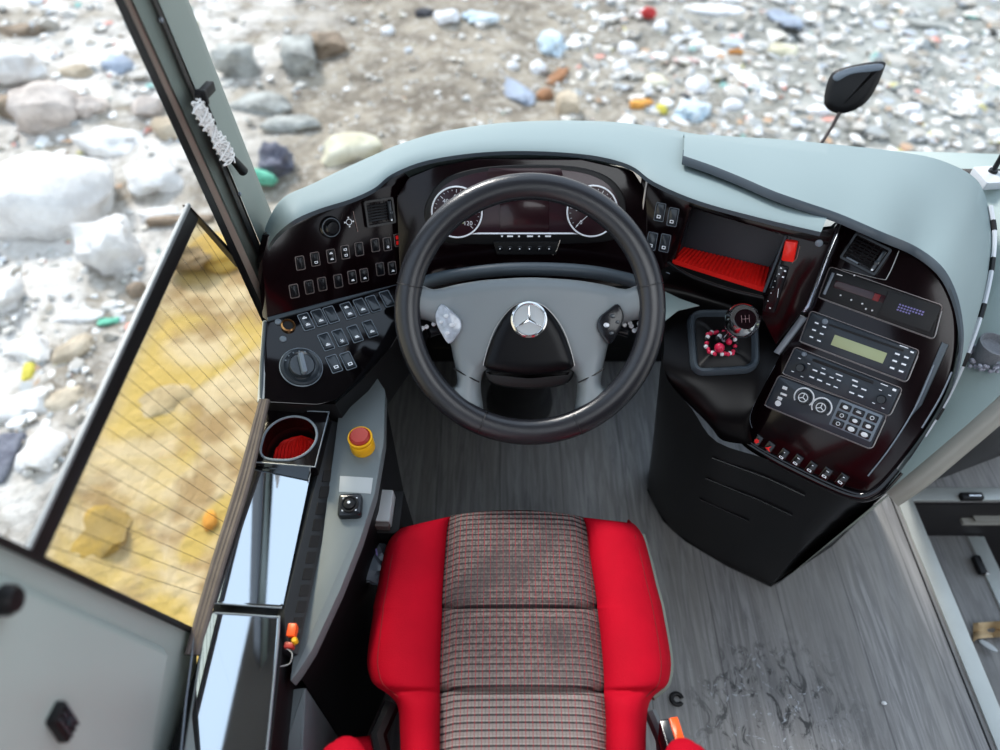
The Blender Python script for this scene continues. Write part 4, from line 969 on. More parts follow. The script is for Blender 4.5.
# slotted grille
PGr = Pl((320, 478, .60), (288, 612, .60), (332, 478, .585))
b = MB(); q = [(331, 420), (318, 474), (284, 612), (288, 650), (298, 655), (336, 478), (342, 424)]; b.prism(PGr, PGr.qs(q), -.02, 0, .001); gr = part('grille', b, mat('grille_black', (.022, .024, .028), .4, var=.2), sc_)
b = MB()
for i in range(11):
    a0, a1 = i/11, (i+.72)/11
    def gp(s, t): x = (322+(286-322)*t)*(1-s)+(335+(299-335)*t)*s; return (x, 470+(650-470)*t)
    b.prism(PGr, rounded(PGr.qs([gp(.15, a0), gp(.85, a0), gp(.85, a1), gp(.15, a1)]), .0015), 0, .0012, .0004)
part('grille_slots', b, M['rubber'], gr, ang=8)
# grey control panel beside the seat
cp = thing('side_control_panel', 'slim grey control panel beside the seat with an emergency stop button', 'control panel', (-.25, .6, .3))
PGc = Pl((345, 400, .60), (380, 400, .60), (310, 620, .57))
b = MB(); b.prism(PGc, rounded(PGc.qs([(340, 402), (350, 378), (376, 376), (385, 390), (384, 440), (375, 492), (360, 540), (340, 590), (312, 650), (298, 672), (290, 682), (294, 650), (310, 590), (324, 520), (334, 450)]), .004, 3), -.03, 0, .0008); part('panel_top', b, M['greyp'], cp)
b = MB(); pp = [PGc.hit(x, y, -.03) for x, y in ((350, 378), (384, 392), (384, 440), (374, 494), (340, 590), (298, 674), (296, 640), (324, 520))]
b.prism(W0, [(p.x, p.y) for p in pp], .0, .53, .002); part('panel_body', b, M['blk'], cp)
F = PGc.f(363, 447); b = MB(); b.lathe(F, [(.0205, 0), (.0205, .012), (.019, .020), (.0175, .022)], 32); es = part('stop_button_collar', b, M['yellow'], cp)
b = MB(); b.lathe(F.at(0, 0, .022), [(.011, -.004), (.012, .004), (.0165, .006), (.017, .014), (.014, .018)], 32); part('stop_button', b, M['estop'], es)
b = MB(); b.torus(F.at(0, 0, .032), .0185, .0022, 36, 8); part('stop_button_ring', b, M['yellow'], es)
b = MB(); b.prism(PGc, PGc.qs([(340, 476), (373, 478), (371, 494), (339, 492)]), 0, .0008, .0002); part('worn_sticker', b, M['light'], cp)
F = PGc.f(351, 508).rot(.05); b = MB(); b.box(F, .037, .038, 0, .014, .006, .003); js = part('mirror_control', b, M['switch'], cp)
b = MB(); b.torus(F.at(0, 0, .0145), .0125, .0018, 30, 8); b.lathe(F.at(0, 0, .014), [(.010, 0), (.009, .004), (.004, .007)], 24); part('joystick', b, M['blk'], js)
b = MB()
for a in range(4): b.box(F.at(.0145*math.cos(a*1.571+.785), .0145*math.sin(a*1.571+.785), .0141), .003, .003, 0, .0005)
b.lathe(F.at(0, 0, .021), [(.0025, 0), (.002, .001)], 12); part('symbol', b, M['icon'], js)
# small lever box between panel and seat
F = Fr(Z(384, 505, .50), (1, -.05, 0), (0, -.15, 1)); hb = thing('seat_adjuster_box', 'pale grey rectangular lever cap between side panel and red seat', 'lever', F.o)
b = MB(); b.box(F, .026, .058, -.03, 0, .003, .002); part('lever_cap', b, M['light'], hb)
b = MB(); b.box(F.at(0, -.032, -.004), .024, .010, -.02, 0, .002, .001); part('lever_tip', b, M['channel'], hb)
b = MB(); b.box(F.at(.002, 0, -.03), .05, .08, -.47, 0, .004, .002); part('lever_housing', b, M['blk'], hb)
F = Fr(Z(370, 562, .42), (1, 0, 0), (0, 0, 1)); bg = thing('plastic_bag', 'crumpled clear plastic bag with a violet print beside the seat', 'bag', F.o)
b = MB(); b.rock(F.o, .034, .045, .014, .4, 3, .35, 4); part('film', b, M['bagp'] if 'bagp' in M else mat('bag_film', (.2, .24, .29), .2, coat=.5, var=.3, vscale=30), bg, ang=20)
b = MB(); b.tube(cat([F.p(-.012, -.015, .017), F.p(-.004, .01, .019), F.p(.008, .02, .016), F.p(.014, .005, .016)], 5), .0014, 6); part('violet_print', b, M['violet'], bg)
# orange/red clip with yellow screw at the end of the grille
F = Fr(Z(291, 640, .59), (1, 0, 0), (0, 0, 1)); oc = thing('orange_connector', 'orange electrical connector with a yellow cap at the end of the grille', 'connector', F.o)
b = MB(); b.box(F.at(0, .012), .012, .018, -.01, .008, .002, .001); part('connector_body', b, M['orange'], oc)
b = MB(); b.box(F.at(-.001, -.008), .013, .008, -.01, .004, .002, .001); part('connector_base', b, M['estop'], oc)
b = MB(); b.lathe(F.at(.007, -.003, .002), [(.0045, 0), (.0045, .006), (.003, .008)], 14); part('yellow_cap', b, M['yellow'], oc)
b = MB(); b.tube(cat([F.p(-.004, -.012, 0), F.p(.006, -.02, .003), F.p(.004, -.032, 0), F.p(-.008, -.036, 0)], 5), .0007, 5); part('wire', b, M['light'], oc)
# grey corner box behind
b = MB(); F = Fr(Z(292, 725, .50), (1, .12, 0), (0, 0, 1)); b.box(F, .035, .10, -.5, .0, .004, .004); tag(part('console_end_box', b, M['greyp']), 'low grey box at the rear end of the side console', 'box')

# wall clips
def clip(px, py, nm, lab):
    p = X(px, py, -.417); F = Fr(p, (0, 1, 0), (1, 0, 0)).rot(-.25); t = thing(nm, lab, 'clip', p)
    b = MB(); b.box(F, .022, .038, -.002, .010, .003, .002); part('clip_body', b, M['blk'], t)
    b = MB()
    for k in (-1, 0, 1): b.box(F.at(k*.006, 0, .010), .002, .032, 0, .003, .001, .0008)
    b.lathe(F.at(0, 0, .011), [(.004, 0), (.003, .004)], 12); part('clip_ribs', b, M['switchb'], t)
clip(57, 722, 'blind_clip', 'black ribbed clip on the grey side panel, lower left corner')
p = X(2, 600, -.417); b = MB(); b.lathe(Fr(p, (0, 1, 0), (1, 0, 0)), [(.013, -.002), (.013, .008), (.010, .013), (.003, .014)], 24); tag(part('coat_knob', b, M['blk']), 'round black knob on the grey side panel at the left edge', 'knob')

# ================================================================== DRIVER SEAT
seat = thing('driver_seat', 'red velour driver seat with a grey checked centre panel', 'seat', (.03, .45, 0))
rows = [(524, 513, 514, 520, 402, 450, 583, 634), (540, 530, 530, 536, 389, 447, 587, 643), (562, 555, 555, 560, 382, 445, 590, 650), (585, 582, 582, 585, 378, 443, 594, 656), (603, 603, 603, 603, 374, 442, 597, 661), (608, 608, 608, 608, 373, 442, 597, 662), (613, 613, 613, 613, 373, 442, 598, 663),
        (640, 640, 640, 640, 369, 441, 601, 668), (663, 663, 663, 663, 367, 440, 603, 671), (680, 680, 680, 680, 371, 440, 604, 669), (687, 687, 687, 687, 377, 440, 604, 665), (691, 691, 691, 691, 383, 440, 604, 660), (697, 696, 696, 697, 391, 440, 604, 653), (708, 706, 706, 708, 398, 440, 605, 648), (735, 733, 733, 735, 400, 440, 606, 646), (780, 780, 780, 780, 401, 440, 606, 646), (860, 860, 860, 860, 402, 440, 606, 646)]
def crease(py): return -.010*math.exp(-((py-608)/3.2)**2) - .014*math.exp(-((py-691)/3.5)**2)
def bol(side, r):
    ya, yb = (r[0], r[1]) if side < 0 else (r[3], r[2]); xe, xs = (r[4], r[5]) if side < 0 else (r[7], r[6])
    wr = .004*math.sin(r[0]*.09)*(r[0] > 690)
    out = []
    for s, z in ((.10, .36), (.03, .42), (0, .462), (.03, .49), (.12, .512), (.3, .524), (.55, .526), (.8, .518), (.94, .504), (1, .488)):
        out.append(Z(xe+(xs-xe)*s, ya+(yb-ya)*s, z + (crease(r[0])*.3 if r[0] > 650 and 0 < s < 1 else 0)+wr*(z > .5)))
    return out
def cen(r):
    out = []
    for i in range(13):
        s = i/12; bulge = 4*s*(1-s); z = .488 + .020*min(1, (1-abs(2*s-1))*5) + .006*bulge + crease(r[1])
        py = r[1]+(r[2]-r[1])*s - (6*bulge if r[1] == 513 else 2.5*bulge if r[1] == 530 else 0)
        out.append(Z(r[5]+(r[6]-r[5])*s, py, z))
    return out
def roll(row, first):  # front roll down rows
    a = [p+V((0, -.004, -.012)) + V((0, .0, 0)) for p in row]
    r3 = [V((p.x, p.y+.004, p.z-.03)) for p in row]; r4 = [V((p.x, p.y-.004, .36)) for p in row]; r5 = [V((p.x, p.y-.03, .345)) for p in row]
    return [r5, r4, r3]
def smooth_grid(G, n=3):
    cols = [cat([G[i][j] for i in range(len(G))], n) for j in range(len(G[0]))]; return [[cols[j][i] for j in range(len(cols))] for i in range(len(cols[0]))]
for side, nm in ((-1, 'side_bolster'), (1, 'side_bolster')):
    R0 = [bol(side, r) for r in rows]; R0[0] = [V((p.x, p.y, max(.36, p.z-.012))) for p in R0[0]]; G = roll(R0[0], 0)+R0
    b = MB(); b.grid(smooth_grid(G)); part(nm, b, M['velvet'], seat, ang=80)
R0 = [cen(r) for r in rows]; R0[0] = [V((p.x, p.y, p.z-.010)) for p in R0[0]]; b = MB(); b.grid(smooth_grid(roll(R0[0], 0)+R0)); part('centre_panel', b, M['check'], seat, ang=80)
for side in (-1, 1):
    b = MB()
    b.tube(cat([bol(side, r)[4].lerp(bol(side, r)[5], .15)+V((0, 0, -.0006)) + (V((-.0, 0, 0))) for r in rows[1:13]], 3), .0013, 6)
    part('seam_piping', b, M['velvetd'] if 'velvetd' in M else mat('dark_red_piping', (.22, .003, .008), .8, var=.2), seat)
b = MB(); b.tube(cat([V((p.x-.003, p.y, .452)) for p in [Z(r[7], r[3], .45) for r in rows[1:13]]], 3), .007, 8); part('base_piping', b, M['piping'], seat)
b = MB(); b.prism(W0, rounded([(-.14, .12), (.21, .12), (.21, .58), (-.14, .58)], .04), .30, .36, .01); b.prism(W0, rounded([(-.10, .2), (.17, .2), (.17, .60), (-.10, .60)], .05), 0, .30, .01)
part('seat_base', b, M['kick'], seat)
# backrest, mostly below the frame
def bk_(px0, px1, m, nm):
    G = []
    for t in [i/10 for i in range(11)]:
        y = .165-.38*t; z = .50+.62*t; w = 1-.15*t*t; row = []
        for i in range(9):
            s = i/8; x = (px0+(px1-px0)*s)*w+.03; e = math.sin(math.pi*max(.03, min(.97, s)))
            row.append(V((x, y-.02+.03*e, z-.012+.02*e)))
        row = [V((row[0].x, y-.12, z-.05))]+row+[V((row[-1].x, y-.12, z-.05))]; G.append(row)
    G.append([V((p.x, p.y-.06, p.z-.0)) for p in G[-1]])
    b = MB(); b.grid(G, cap=True); return part(nm, b, m, seat, ang=80)
bk_(-.165, -.09, M['velvet'], 'backrest_bolster'); bk_(.10, .175, M['velvet'], 'backrest_bolster'); bk_(-.09, .10, M['check'], 'backrest')
# armrests
for (px, py, sgn) in ((342, 782, -1), (688, 784, 1)):
    c = Z(px, py, .60); b = MB()
    b.tube(cat([c+V((-sgn*.0, .030, -.006)), c+V((0, .024, 0)), c+V((0, .0, .0)), c+V((0, -.15, .0)), c+V((0, -.28, 0))], 5), [.014]+[.024]*3+[.030]*2+[.034]*15, 16)
    part('armrest', b, M['velvet'], seat, ang=80)
    b = MB(); e = c+V((-sgn*.055, -.02, -.06)); b.tube([c+V((-sgn*.012, -.05, -.02)), e, V((e.x-sgn*.01, e.y-.03, .42))], .010, 8); part('armrest_bracket', b, M['blk'], seat)
b = MB(); G_ = [Z(398, 712, .44), Z(380, 742, .43), Z(402, 760, .42)]; b.tube([Z(392, 704, .43), Z(378, 735, .43), Z(384, 760, .42)], .013, 8); part('side_hinge', b, M['blk'], seat); b = MB(); b.tube([Z(650, 712, .43), Z(662, 740, .43), Z(664, 765, .42)], .010, 8); part('side_hinge', b, M['greyp'], seat)
b = MB(); F = Fr(Z(672, 734, .50), (1, .12, 0), (-.1, .2, 1)); b.box(F, .024, .045, -.08, 0, .003, .002); bu = part('belt_buckle', b, M['switch'], seat)
b = MB(); b.box(F.at(.008, .004, 0), .013, .034, -.006, .005, .002, .002); part('release_button', b, M['orange'], bu)
b = MB(); c = Z(345, 748, .40); b.tube([c, c+V((.05, .004, 0))], .014, 10); part('lower_cushion', b, M['velvet'], seat)

# ================================================================== rope on the pillar, pillar handle
hd = thing('blind_guide', 'black blind guide fixed on the grey windscreen pillar', 'guide', X(200, 95, -.41))
b = MB(); F = Fr(X(202, 92, -.408), (0, 1, -.1), (1, -.1, 0)); b.box(F, .045, .014, 0, .010, .003, .002); b.box(F.at(-.016, 0), .008, .02, 0, .014, .003, .002); part('guide_bracket', b, M['blk'], hd)
b = MB(); b.tube([X(203, 96, -.405), X(215, 124, -.405)], .0022, 8); part('guide_pin', b, M['blk'], hd)
b = MB(); b.tube([X(232, 158, -.408), X(243, 171, -.408)], [.006, .008], 12); part('end_cap', b, M['blk'], hd)
rp = []
for k in range(5):
    pts = []
    for i in range(46):
        t = i/45; loop = math.sin(i*1.35+k*2.1); w = (6.5 if t < .5 else 7.5)*(1-.55*math.exp(-((t-.52)/.1)**2))
        pts.append(X(196+34*t+loop*w*.75, 104+56*t-loop*w*.35+5*math.cos(i*1.35+k), -.400+.004*math.cos(i*.9+k)))
    rp.append(pts)
b = MB()
for pts in rp: b.tube(cat(pts, 4), .0013, 6)
tag(part('knotted_cord', b, M['rope']), 'white cord bundled in a knot, hanging on the windscreen pillar', 'cord')
for i, (x, y) in enumerate(((160, 20), (239, 194))):
    b = MB(); b.lathe(Fr(X(x, y, -.418), (0, 1, 0), (1, 0, 0)), [(.0035, 0), (.003, .003), (.001, .004)], 12); tag(part('pillar_screw', b, M['bezel']), 'small round screw high on the windscreen pillar' if i == 0 else 'small round screw on the pillar just below the cord', 'screw')

# ---- mirror outside in front
mr = thing('exterior_mirror', 'black front mirror on a thin stalk outside beyond the dashboard', 'mirror', D(838, 130, 1.75))
MF = Fr(D(853, 90, 1.72), (1, .05, .1), (CAM-D(853, 90, 1.72)))
mk = 1.72/FPX
def mp(x, y): return ((x-853)*mk, (90-y)*mk)
P = [(q.x, q.y) for q in cat([V(mp(*p)) for p in ((833, 72), (850, 67), (878, 67), (879, 76), (870, 97), (858, 108), (842, 111), (829, 104), (827, 92))], 4, True)]
b = MB(); b.stack(MF, P, [(.022, -.05), (.008, -.035), (0, -.008), (.0, .006), (.006, .012), (.016, .015)]); part('mirror_housing', b, M['blk'], mr)
P = [(q.x, q.y) for q in cat([V(mp(*p)) for p in ((835, 74), (850, 69), (876, 69), (876, 75), (852, 75), (838, 80))], 4, True)]
b = MB(); b.prism(MF, P, .010, .0165, .002); part('mirror_edge', b, M['bezel'], mr)
b = MB(); b.tube([D(840, 112, 1.74), D(833, 125, 1.76), D(821, 144, 1.78)], .0042, 10); part('stalk', b, M['channel'], mr)

# ---- things on the floor at the steps
def z0(px, py, z): return Fr(Z(px, py, z), (1, 0, 0), (0, 0, 1))
b = MB(); F = z0(970, 498, .007); b.box(F, .055, .018, 0, .014, .003, .002); lt = thing('floor_latch', 'small black latch with a bright plate on the upper step edge', 'latch', F.o); part('latch_body', b, M['blk'], lt)
b = MB(); b.box(F.at(.005, 0, .014), .032, .007, 0, .002); part('latch_plate', b, M['chrome'], lt)
F = z0(978, 566, -.192); lt = thing('step_latch', 'dark latch on the metal edge of the lower step', 'latch', F.o)
b = MB(); b.box(F, .018, .05, 0, .014, .003, .002); part('latch_body', b, M['blk'], lt); b = MB(); b.box(F.at(.012, -.02, 0), .012, .012, 0, .006); part('latch_bolt', b, M['silver'], lt)
sp = thing('paper_scrap', 'crumpled tan paper strip lying on the lower step', 'paper', Z(985, 628, -.2))
G = []
for i in range(9):
    row = []
    for j in range(7):
        x = 973+(1014-973)*i/8; y = 623-3*i/8+(j/6)*(16+3*(i == 0)); row.append(Z(x, y, -.188+.012*math.sin(i*1.3)+.008*math.sin(j*1.5)+.012*(j == 0)))
    G.append(row)
b = MB(); b.grid(G); part('torn_strip', b, M['skin_scrap'], sp, ang=80)
b = MB(); b.prism(z0(988, 646, -.185).rot(-.7), circ(.022, 20, .008), 0, .003, .001); tag(part('wooden_spoon', b, M['light']), 'small pale wooden stick next to the paper strip', 'stick')
b = MB(); b.torus(z0(677, 699, .0045), .011, .0045, 20, 8, r2=.0035, a0=.2, a1=5.6); tag(part('rubber_bit', b, M['rubber']), 'little black rubber ring on the floor right of the seat', 'rubber ring')
b = MB(); b.rock(Z(884, 703, .003), .006, .004, .003, 0, 2, .2, 2); tag(part('paper_bit', b, M['white']), 'tiny white crumb on the grey floor near the step edge', 'crumb')
b = MB(); b.box(z0(990, 516, -.09), .09, .03, 0, .002); b.prism(z0(990, 515, -.10).rot(.0), rrect(.16, .05, .003), -.01, .0, .002); tag(part('step_riser_label', b, M['rail']), 'worn beige strip on the riser below the upper step edge', 'strip')

# ================================================================== OUTSIDE: boulders and litter
def stone(name, cat_, label, px, py, w, h, col, rot=0, z=.0, flat=.6, seed=1, boxy=0, amp=.3, sub=3, group=None, freq=1.2):
    g = -1.30; p = Z(px, py+h*.12, g); d = (p-CAM).dot(DV); rx = w/2*d/FPX; ry = h/2*d/FPX
    rz = min(rx, ry)*flat*1.1; ry = max(ry*1.05, ry)
    b = MB(); b.rock((p.x, p.y, gh(p.x, p.y)+rz*.4+z), rx, ry, rz, rot, sub, amp, seed, boxy, freq); o = part(name, b, ST[col], ang=50); tag(o, label, cat_, group); return o
R = [
 ('boulder', 'rock', 'huge white limestone boulder left of the side window', 55, 196, 124, 104, 'white', .1, 0, .7, 3, .55, .22),
 ('boulder', 'rock', 'long white-topped rock slab at the upper left edge', 16, 74, 78, 38, 'white', -.35, .1, .8, 5, .4, .3),
 ('boulder', 'rock', 'dark brown rock under the white-topped slab', 18, 104, 60, 30, 'brown', -.2, 0, .6, 6, .2, .3),
 ('boulder', 'rock', 'blunt pink-tan boulder above the huge white one', 50, 112, 66, 48, 'pink', .4, 0, .9, 8, .5, .3),
 ('boulder', 'rock', 'greyish white boulder right of the pink-tan one', 108, 134, 70, 40, 'white', -.2, -.02, .5, 12, .2, .4),
 ('boulder', 'rock', 'angular white block below the huge boulder', 113, 246, 54, 52, 'white', .5, 0, 1, 14, .3, .45),
 ('boulder', 'rock', 'pale boulder cut by the left picture edge under the huge one', 6, 297, 42, 44, 'white', 0, 0, .8, 16, .4, .3),
 ('boulder', 'rock', 'elongated beige stone pointing up to the right', 74, 346, 44, 24, 'tan', .75, 0, .7, 18, .2, .2),
 ('boulder', 'rock', 'narrow white stone crossing toward the window glass', 70, 312, 60, 16, 'white', .25, 0, .6, 20, .3, .3),
 ('boulder', 'rock', 'bright white stone at the lower left below the beige one', 30, 345, 50, 30, 'white', -.6, 0, .6, 22, .3, .4),
 ('boulder', 'rock', 'small brown round stone next to the window corner', 135, 285, 20, 18, 'brown', 0, 0, .8, 24, 0, .15),
 ('boulder', 'rock', 'grey stone between pillar and the white boulders', 120, 66, 34, 26, 'bluegrey', -.4, 0, .6, 26, .2, .3),
 ('boulder', 'rock', 'pinkish stone close to the pillar seal', 148, 105, 34, 26, 'pink', .3, 0, .8, 28, .3, .3),
 ('boulder', 'rock', 'small white stone far up left beside the pillar', 78, 72, 32, 18, 'tan', 0, 0, .6, 30, .2, .3),
 ('boulder', 'rock', 'grey-white jagged rock right of the pillar, upper one', 238, 62, 44, 38, 'grey', .2, 0, .9, 32, .5, .35),
 ('boulder', 'rock', 'pale grey broken rock above the dashboard left end', 262, 100, 66, 34, 'grey', -.2, 0, .6, 34, .4, .35),
 ('boulder', 'rock', 'tilted grey slab in the bank ahead of the pillar', 300, 54, 38, 56, 'grey', .2, 0, .7, 36, .7, .2),
 ('boulder', 'rock', 'brown overhanging stone at the dark hollow', 328, 44, 34, 28, 'brown', .3, 0, .9, 38, .4, .3),
 ('boulder', 'rock', 'flat whitish rock just beyond the left dashboard corner', 290, 122, 60, 22, 'grey', .1, 0, .5, 40, .3, .35),
 ('boulder', 'rock', 'chalky white rock wedged between the pillar seal and the huge boulder', 155, 172, 52, 44, 'white', .3, -.03, .6, 101, .4, .4),
 ('boulder', 'rock', 'low creamy rock directly behind the pinkish stone', 172, 128, 36, 30, 'tan', -.2, -.02, .6, 102, .3, .4),
 ('boulder', 'rock', 'whitish rock at the top left between pillar and picture edge', 92, 108, 34, 26, 'pink', .3, 0, .7, 103, .4, .35),
 ('boulder', 'rock', 'white flat rock directly above the dark blue-grey rag', 22, 404, 56, 36, 'white', .4, -.02, .5, 104, .4, .4),
 ('boulder', 'rock', 'white broken rock just right of the dark blue-grey rag', 52, 452, 44, 46, 'white', -.3, -.02, .5, 105, .4, .4),
 ('boulder', 'rock', 'cream rock resting against the lower glass edge outside', 62, 398, 46, 26, 'tan', .7, -.02, .6, 106, .3, .35),
 ('boulder', 'rock', 'small white rock just above the pointed window corner', 158, 208, 40, 20, 'white', .2, 0, .6, 107, .3, .35),
 ('boulder', 'rock', 'brown stone at the top left picture corner', 22, 30, 44, 22, 'brown', .1, -.03, .5, 108, .2, .4),
 ('timber_beam', 'timber', 'brown timber plank between boulders and window corner', 180, 216, 84, 11, 'brown', .06, 0, 1, 42, 1, .08),
 ('stone', 'rock', 'beige cube-like block ahead of the dashboard centre', 567, 104, 26, 30, 'tan', .1, 0, 1, 44, .8, .12),
 ('sack', 'sack', 'cream sack lying beyond the left dashboard top', 352, 150, 64, 32, 'cream', .35, 0, .8, 46, .2, .3),
 ('cloth_bundle', 'cloth', 'slate grey cloth heap beyond the left dashboard corner', 276, 162, 34, 36, 'cloth', .6, 0, .9, 48, .1, .5),
 ('plastic_bottle', 'bottle', 'crushed green plastic bottle next to the pillar foot', 264, 182, 34, 14, 'green', -.35, .05, 1, 50, .1, .2),
 ('cloth_bundle', 'cloth', 'dark blue-grey rag at the left picture edge', 8, 456, 30, 66, 'cloth', .05, 0, .3, 52, .8, .15),
 ('litter_piece', 'litter', 'yellow scrap among the stones at the lower left', 27, 366, 14, 26, 'yellow', .2, 0, .6, 54, .2, .3),
 ('litter_piece', 'litter', 'green shard between the stones left of the window', 106, 316, 22, 10, 'green', .2, 0, .6, 56, .2, .4),
 ('litter_piece', 'litter', 'light blue plastic bag in the middle of the debris bank', 553, 34, 26, 30, 'blue', .3, 0, .8, 58, 0, .5),
 ('litter_piece', 'litter', 'small white lump left of the light blue bag', 513, 62, 12, 10, 'sheet', 0, 0, .8, 60, 0, .2),
 ('litter_piece', 'litter', 'white ball of paper under the light blue bag', 538, 60, 16, 18, 'sheet', 0, 0, .8, 61, 0, .3),
 ('litter_piece', 'litter', 'rusty orange strip running down from the blue bag', 558, 64, 12, 40, 'rust', -.5, 0, .6, 62, .2, .4),
 ('litter_piece', 'litter', 'rust coloured lump above the beige block', 545, 88, 18, 16, 'rust', 0, 0, .6, 63, .2, .4),
 ('litter_piece', 'litter', 'long pale plastic sheet slanting toward the beige block', 520, 84, 22, 48, 'bluegrey', .5, 0, .4, 64, .1, .5),
 ('litter_piece', 'litter', 'bright red scrap near the top of the picture', 648, 14, 16, 12, 'red', -.2, .03, .8, 66, 0, .3),
 ('litter_piece', 'litter', 'white lump touching the bright red scrap', 661, 21, 14, 15, 'sheet', 0, 0, .8, 67, 0, .2),
 ('litter_piece', 'litter', 'large white sheet at the top edge of the picture', 716, 6, 62, 20, 'sheet', -.08, 0, .4, 68, .7, .2),
 ('litter_piece', 'litter', 'white oval piece left of centre in the debris', 629, 38, 22, 18, 'sheet', -.5, 0, .7, 69, .1, .15),
 ('litter_piece', 'litter', 'round white piece below the white oval', 622, 57, 17, 17, 'sheet', 0, 0, .8, 70, 0, .12),
 ('litter_piece', 'litter', 'beige egg-shaped piece below the round white ones', 657, 77, 20, 26, 'cream', .5, 0, .7, 71, 0, .15),
 ('litter_piece', 'litter', 'white and rose crumpled piece at the debris centre', 698, 80, 22, 26, 'sheet', .3, 0, .7, 72, .1, .3),
 ('litter_piece', 'litter', 'white piece right of the rose strip', 700, 37, 18, 14, 'sheet', 0, 0, .7, 73, .1, .2),
 ('litter_piece', 'litter', 'small round white piece above the rose strip', 689, 24, 11, 11, 'sheet', 0, 0, .7, 74, 0, .1),
 ('litter_piece', 'litter', 'rose coloured strip in the debris centre', 688, 54, 30, 8, 'rose', -.1, 0, .6, 75, .2, .3),
 ('litter_piece', 'litter', 'wide white film under the orange strip', 726, 46, 44, 20, 'sheet', .1, -.02, .4, 76, .3, .4),
 ('litter_piece', 'litter', 'orange strip above the upright white piece', 734, 57, 16, 6, 'orange', -.05, .05, .8, 77, .3, .2),
 ('litter_piece', 'litter', 'upright white piece under the orange strip', 734, 70, 12, 18, 'sheet', .1, 0, .7, 78, .1, .15),
 ('litter_piece', 'litter', 'white pebble shaped piece above the white oval pair', 731, 88, 14, 12, 'sheet', 0, 0, .7, 79, 0, .1),
 ('litter_piece', 'litter', 'broad white oval piece nearest the dashboard cover', 734, 101, 22, 16, 'sheet', .1, 0, .7, 80, 0, .15),
 ('litter_piece', 'litter', 'cream flat block right of the debris centre', 783, 51, 32, 24, 'cream', -.3, 0, .6, 81, .5, .2),
 ('litter_piece', 'litter', 'orange-brown lump left of the yellow scrap', 642, 101, 26, 12, 'orange', .2, 0, .6, 82, .1, .3),
 ('litter_piece', 'litter', 'dull yellow scrap beyond the dashboard top', 662, 105, 12, 16, 'yellow', .2, 0, .6, 83, .1, .3),
 ('litter_piece', 'litter', 'pale blue heap beyond the dashboard seam', 690, 108, 34, 28, 'blue', .2, 0, .6, 84, .1, .5),
 ('litter_piece', 'litter', 'blue-grey plastic strip at the upper right', 784, 18, 22, 40, 'bluegrey', .6, 0, .4, 85, .2, .5),
 ('litter_piece', 'litter', 'dark hollow scrap next to the white crumpled piece', 686, 92, 12, 12, 'dark', 0, 0, .5, 86, .1, .3),
 ('litter_piece', 'litter', 'black scrap at the top of the bank', 424, 5, 20, 12, 'dark', 0, 0, .6, 87, .2, .4),
 ('litter_piece', 'litter', 'white rag near the top of the bank', 448, 12, 26, 16, 'sheet', .2, 0, .6, 88, .1, .5),
 ('litter_piece', 'litter', 'pale cloth near the top, right of the white rag', 482, 12, 34, 16, 'blue', -.3, 0, .5, 89, .1, .5),
 ('litter_piece', 'litter', 'single white stone high on the brown bank', 387, 24, 14, 12, 'sheet', 0, 0, .7, 90, 0, .15),
 ('litter_piece', 'litter', 'white scrap to the right of the black mirror', 962, 108, 26, 16, 'sheet', .1, 0, .6, 91, .2, .3),
 ('litter_piece', 'litter', 'white scrap beneath the black mirror', 908, 112, 24, 14, 'sheet', .2, 0, .6, 92, .2, .3),
 ('litter_piece', 'litter', 'grey-white lump left of the mirror', 815, 114, 26, 14, 'sheet', .1, 0, .6, 93, .2, .3),
 ('litter_piece', 'litter', 'pale film at the right top corner of the view', 930, 16, 46, 16, 'grey', -.3, 0, .5, 94, .2, .4),
 ('clay_lump', 'clay', 'ochre clay heap behind the upper window glass corner', 215, 246, 60, 44, 'ochre', -.5, 0, .5, 95, .2, .3),
 ('clay_lump', 'clay', 'brown clod seen through the upper part of the glass', 190, 262, 46, 24, 'brown', .1, .05, .7, 96, .2, .4),
 ('clay_lump', 'clay', 'yellow clay mound low behind the window glass', 95, 520, 60, 60, 'ochre', .6, -.05, .4, 97, .2, .4),
 ('clay_lump', 'clay', 'tan lump behind the middle of the glass', 150, 395, 70, 40, 'tan', .5, -.05, .4, 98, .2, .4),
 ('litter_piece', 'litter', 'terracotta scrap behind the glass near the sill', 207, 513, 14, 20, 'orange', 0, 0, .6, 99, .2, .3),
]
for r in R:
    stone(r[0], r[1], r[2], r[3], r[4], r[5], r[6], r[7], r[8], r[9], r[10], r[11], r[12], r[13])
# loose rubble
b = MB(); n_r = 0
def lowrock(bm, c, r, rnd):
    g = bmesh.ops.create_icosphere(bm, subdivisions=1, radius=r); a = rnd.random()*6.28; sx, sy, sz = rnd.uniform(.6, 1.5), rnd.uniform(.6, 1.2), rnd.uniform(.35, .7)
    for v in g['verts']:
        k = 1+rnd.uniform(-.25, .25); x, y, z = v.co.x*sx*k, v.co.y*sy*k, v.co.z*sz*k
        v.co = V((c.x+x*math.cos(a)-y*math.sin(a), c.y+x*math.sin(a)+y*math.cos(a), c.z+z))
rnd = random.Random(3)
for i in range(2600):
    if i < 1500: px, py = rnd.uniform(560, 1020), rnd.uniform(-30, 170)
    elif i < 1900: px, py = rnd.uniform(190, 600), rnd.uniform(-40, 160)
    else: px, py = rnd.uniform(-30, 190), rnd.uniform(-40, 480)
    p = Z(px, py, -1.30)
    if -2.05 < p.x < -.4 and p.y < 3.8: continue
    d = (p-CAM).length; s = abs(rnd.gauss(0, 1)); r = (2.2+2.6*s)*d/FPX*(.6 if 1500 <= i < 1900 else .85 if i >= 1900 else 1.0)
    lowrock(b.b, V((p.x, p.y, gh(p.x, p.y)+r*.15)), r, rnd)
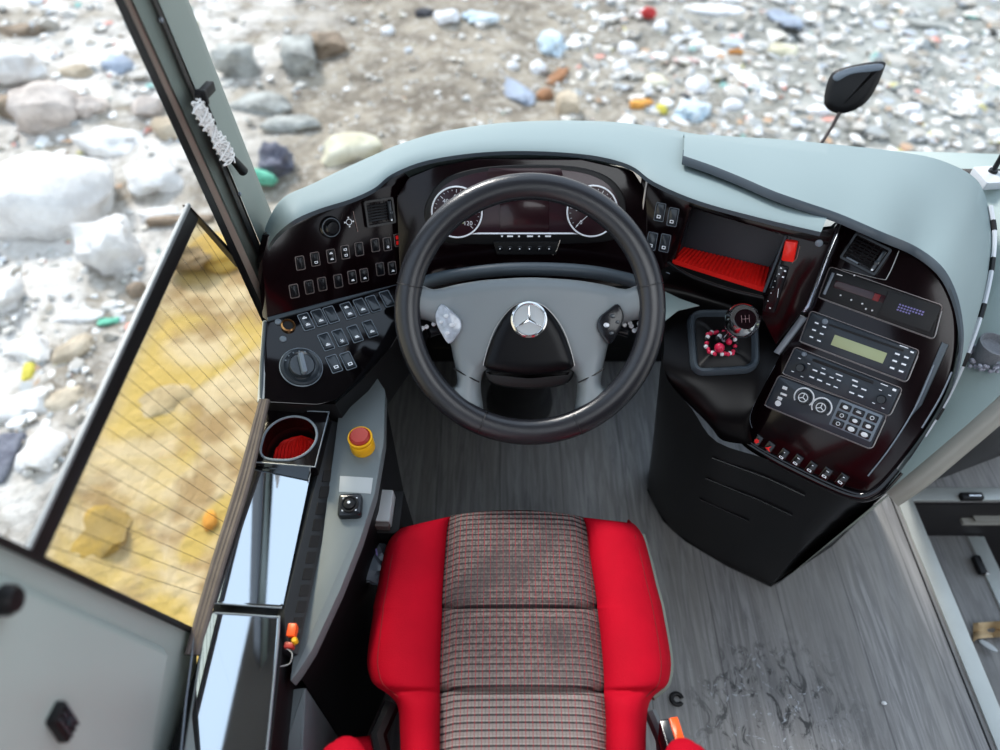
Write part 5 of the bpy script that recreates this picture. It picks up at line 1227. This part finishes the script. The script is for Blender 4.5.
o = part('loose_rubble', b, M['rubble'], ang=30); tag(o, 'loose rubble and small litter strewn over the ground outside', 'rubble'); o['kind'] = 'stuff'

# ================================================================== LIGHT, WORLD, CAMERA
w = bpy.data.worlds.new('sky'); bpy.context.scene.world = w; w.use_nodes = True; nt = w.node_tree
bg_ = nt.nodes['Background']; tc = nt.nodes.new('ShaderNodeTexCoord'); sx = nt.nodes.new('ShaderNodeSeparateXYZ'); mr_ = nt.nodes.new('ShaderNodeMapRange'); mx = nt.nodes.new('ShaderNodeMix'); mx.data_type = 'RGBA'
nt.links.new(tc.outputs['Generated'], sx.inputs[0]); nt.links.new(sx.outputs['Z'], mr_.inputs['Value']); mr_.inputs['From Min'].default_value = -.05; mr_.inputs['From Max'].default_value = .6
mx.inputs['A'].default_value = (1, .98, .95, 1); mx.inputs['B'].default_value = (.70, .84, 1, 1); nt.links.new(mr_.outputs[0], mx.inputs['Factor']); nt.links.new(mx.outputs['Result'], bg_.inputs['Color']); bg_.inputs['Strength'].default_value = 1.25
sun = bpy.data.lights.new('sun', 'SUN'); sun.energy = 3.0; sun.angle = math.radians(12); sun.color = (1, .96, .9)
so = bpy.data.objects.new('sun', sun); C.objects.link(so); so.rotation_euler = (math.radians(-38), math.radians(-30), 0)
# unseen fill light just below the ceiling, brightens the cabin
al = bpy.data.lights.new('cabin_fill', 'AREA'); al.shape = 'RECTANGLE'; al.size = 1.2; al.size_y = 1.2; al.energy = 14; al.color = (.93, .97, 1)
ao = bpy.data.objects.new('cabin_fill', al); C.objects.link(ao); ao.location = (.7, -.5, 2.12)
cam = bpy.data.cameras.new('camera'); cam.sensor_width = 36; cam.lens = FPX/1000*36; cam.clip_start = .02; cam.clip_end = 200
cam.dof.use_dof = True; cam.dof.focus_distance = 1.25; cam.dof.aperture_fstop = 2.2
co = bpy.data.objects.new('camera', cam); C.objects.link(co); co.location = CAM; co.rotation_euler = (math.pi/2-PITCH, 0, 0)
S = bpy.context.scene; S.camera = co
S.view_settings.view_transform = 'Standard'; S.view_settings.look = 'Medium High Contrast'; S.view_settings.exposure = 0.0; S.view_settings.gamma = 1.0
S.cycles.max_bounces = 8; S.cycles.diffuse_bounces = 4; S.cycles.transparent_max_bounces = 12; S.cycles.use_denoising = True; S.cycles.sample_clamp_indirect = 6
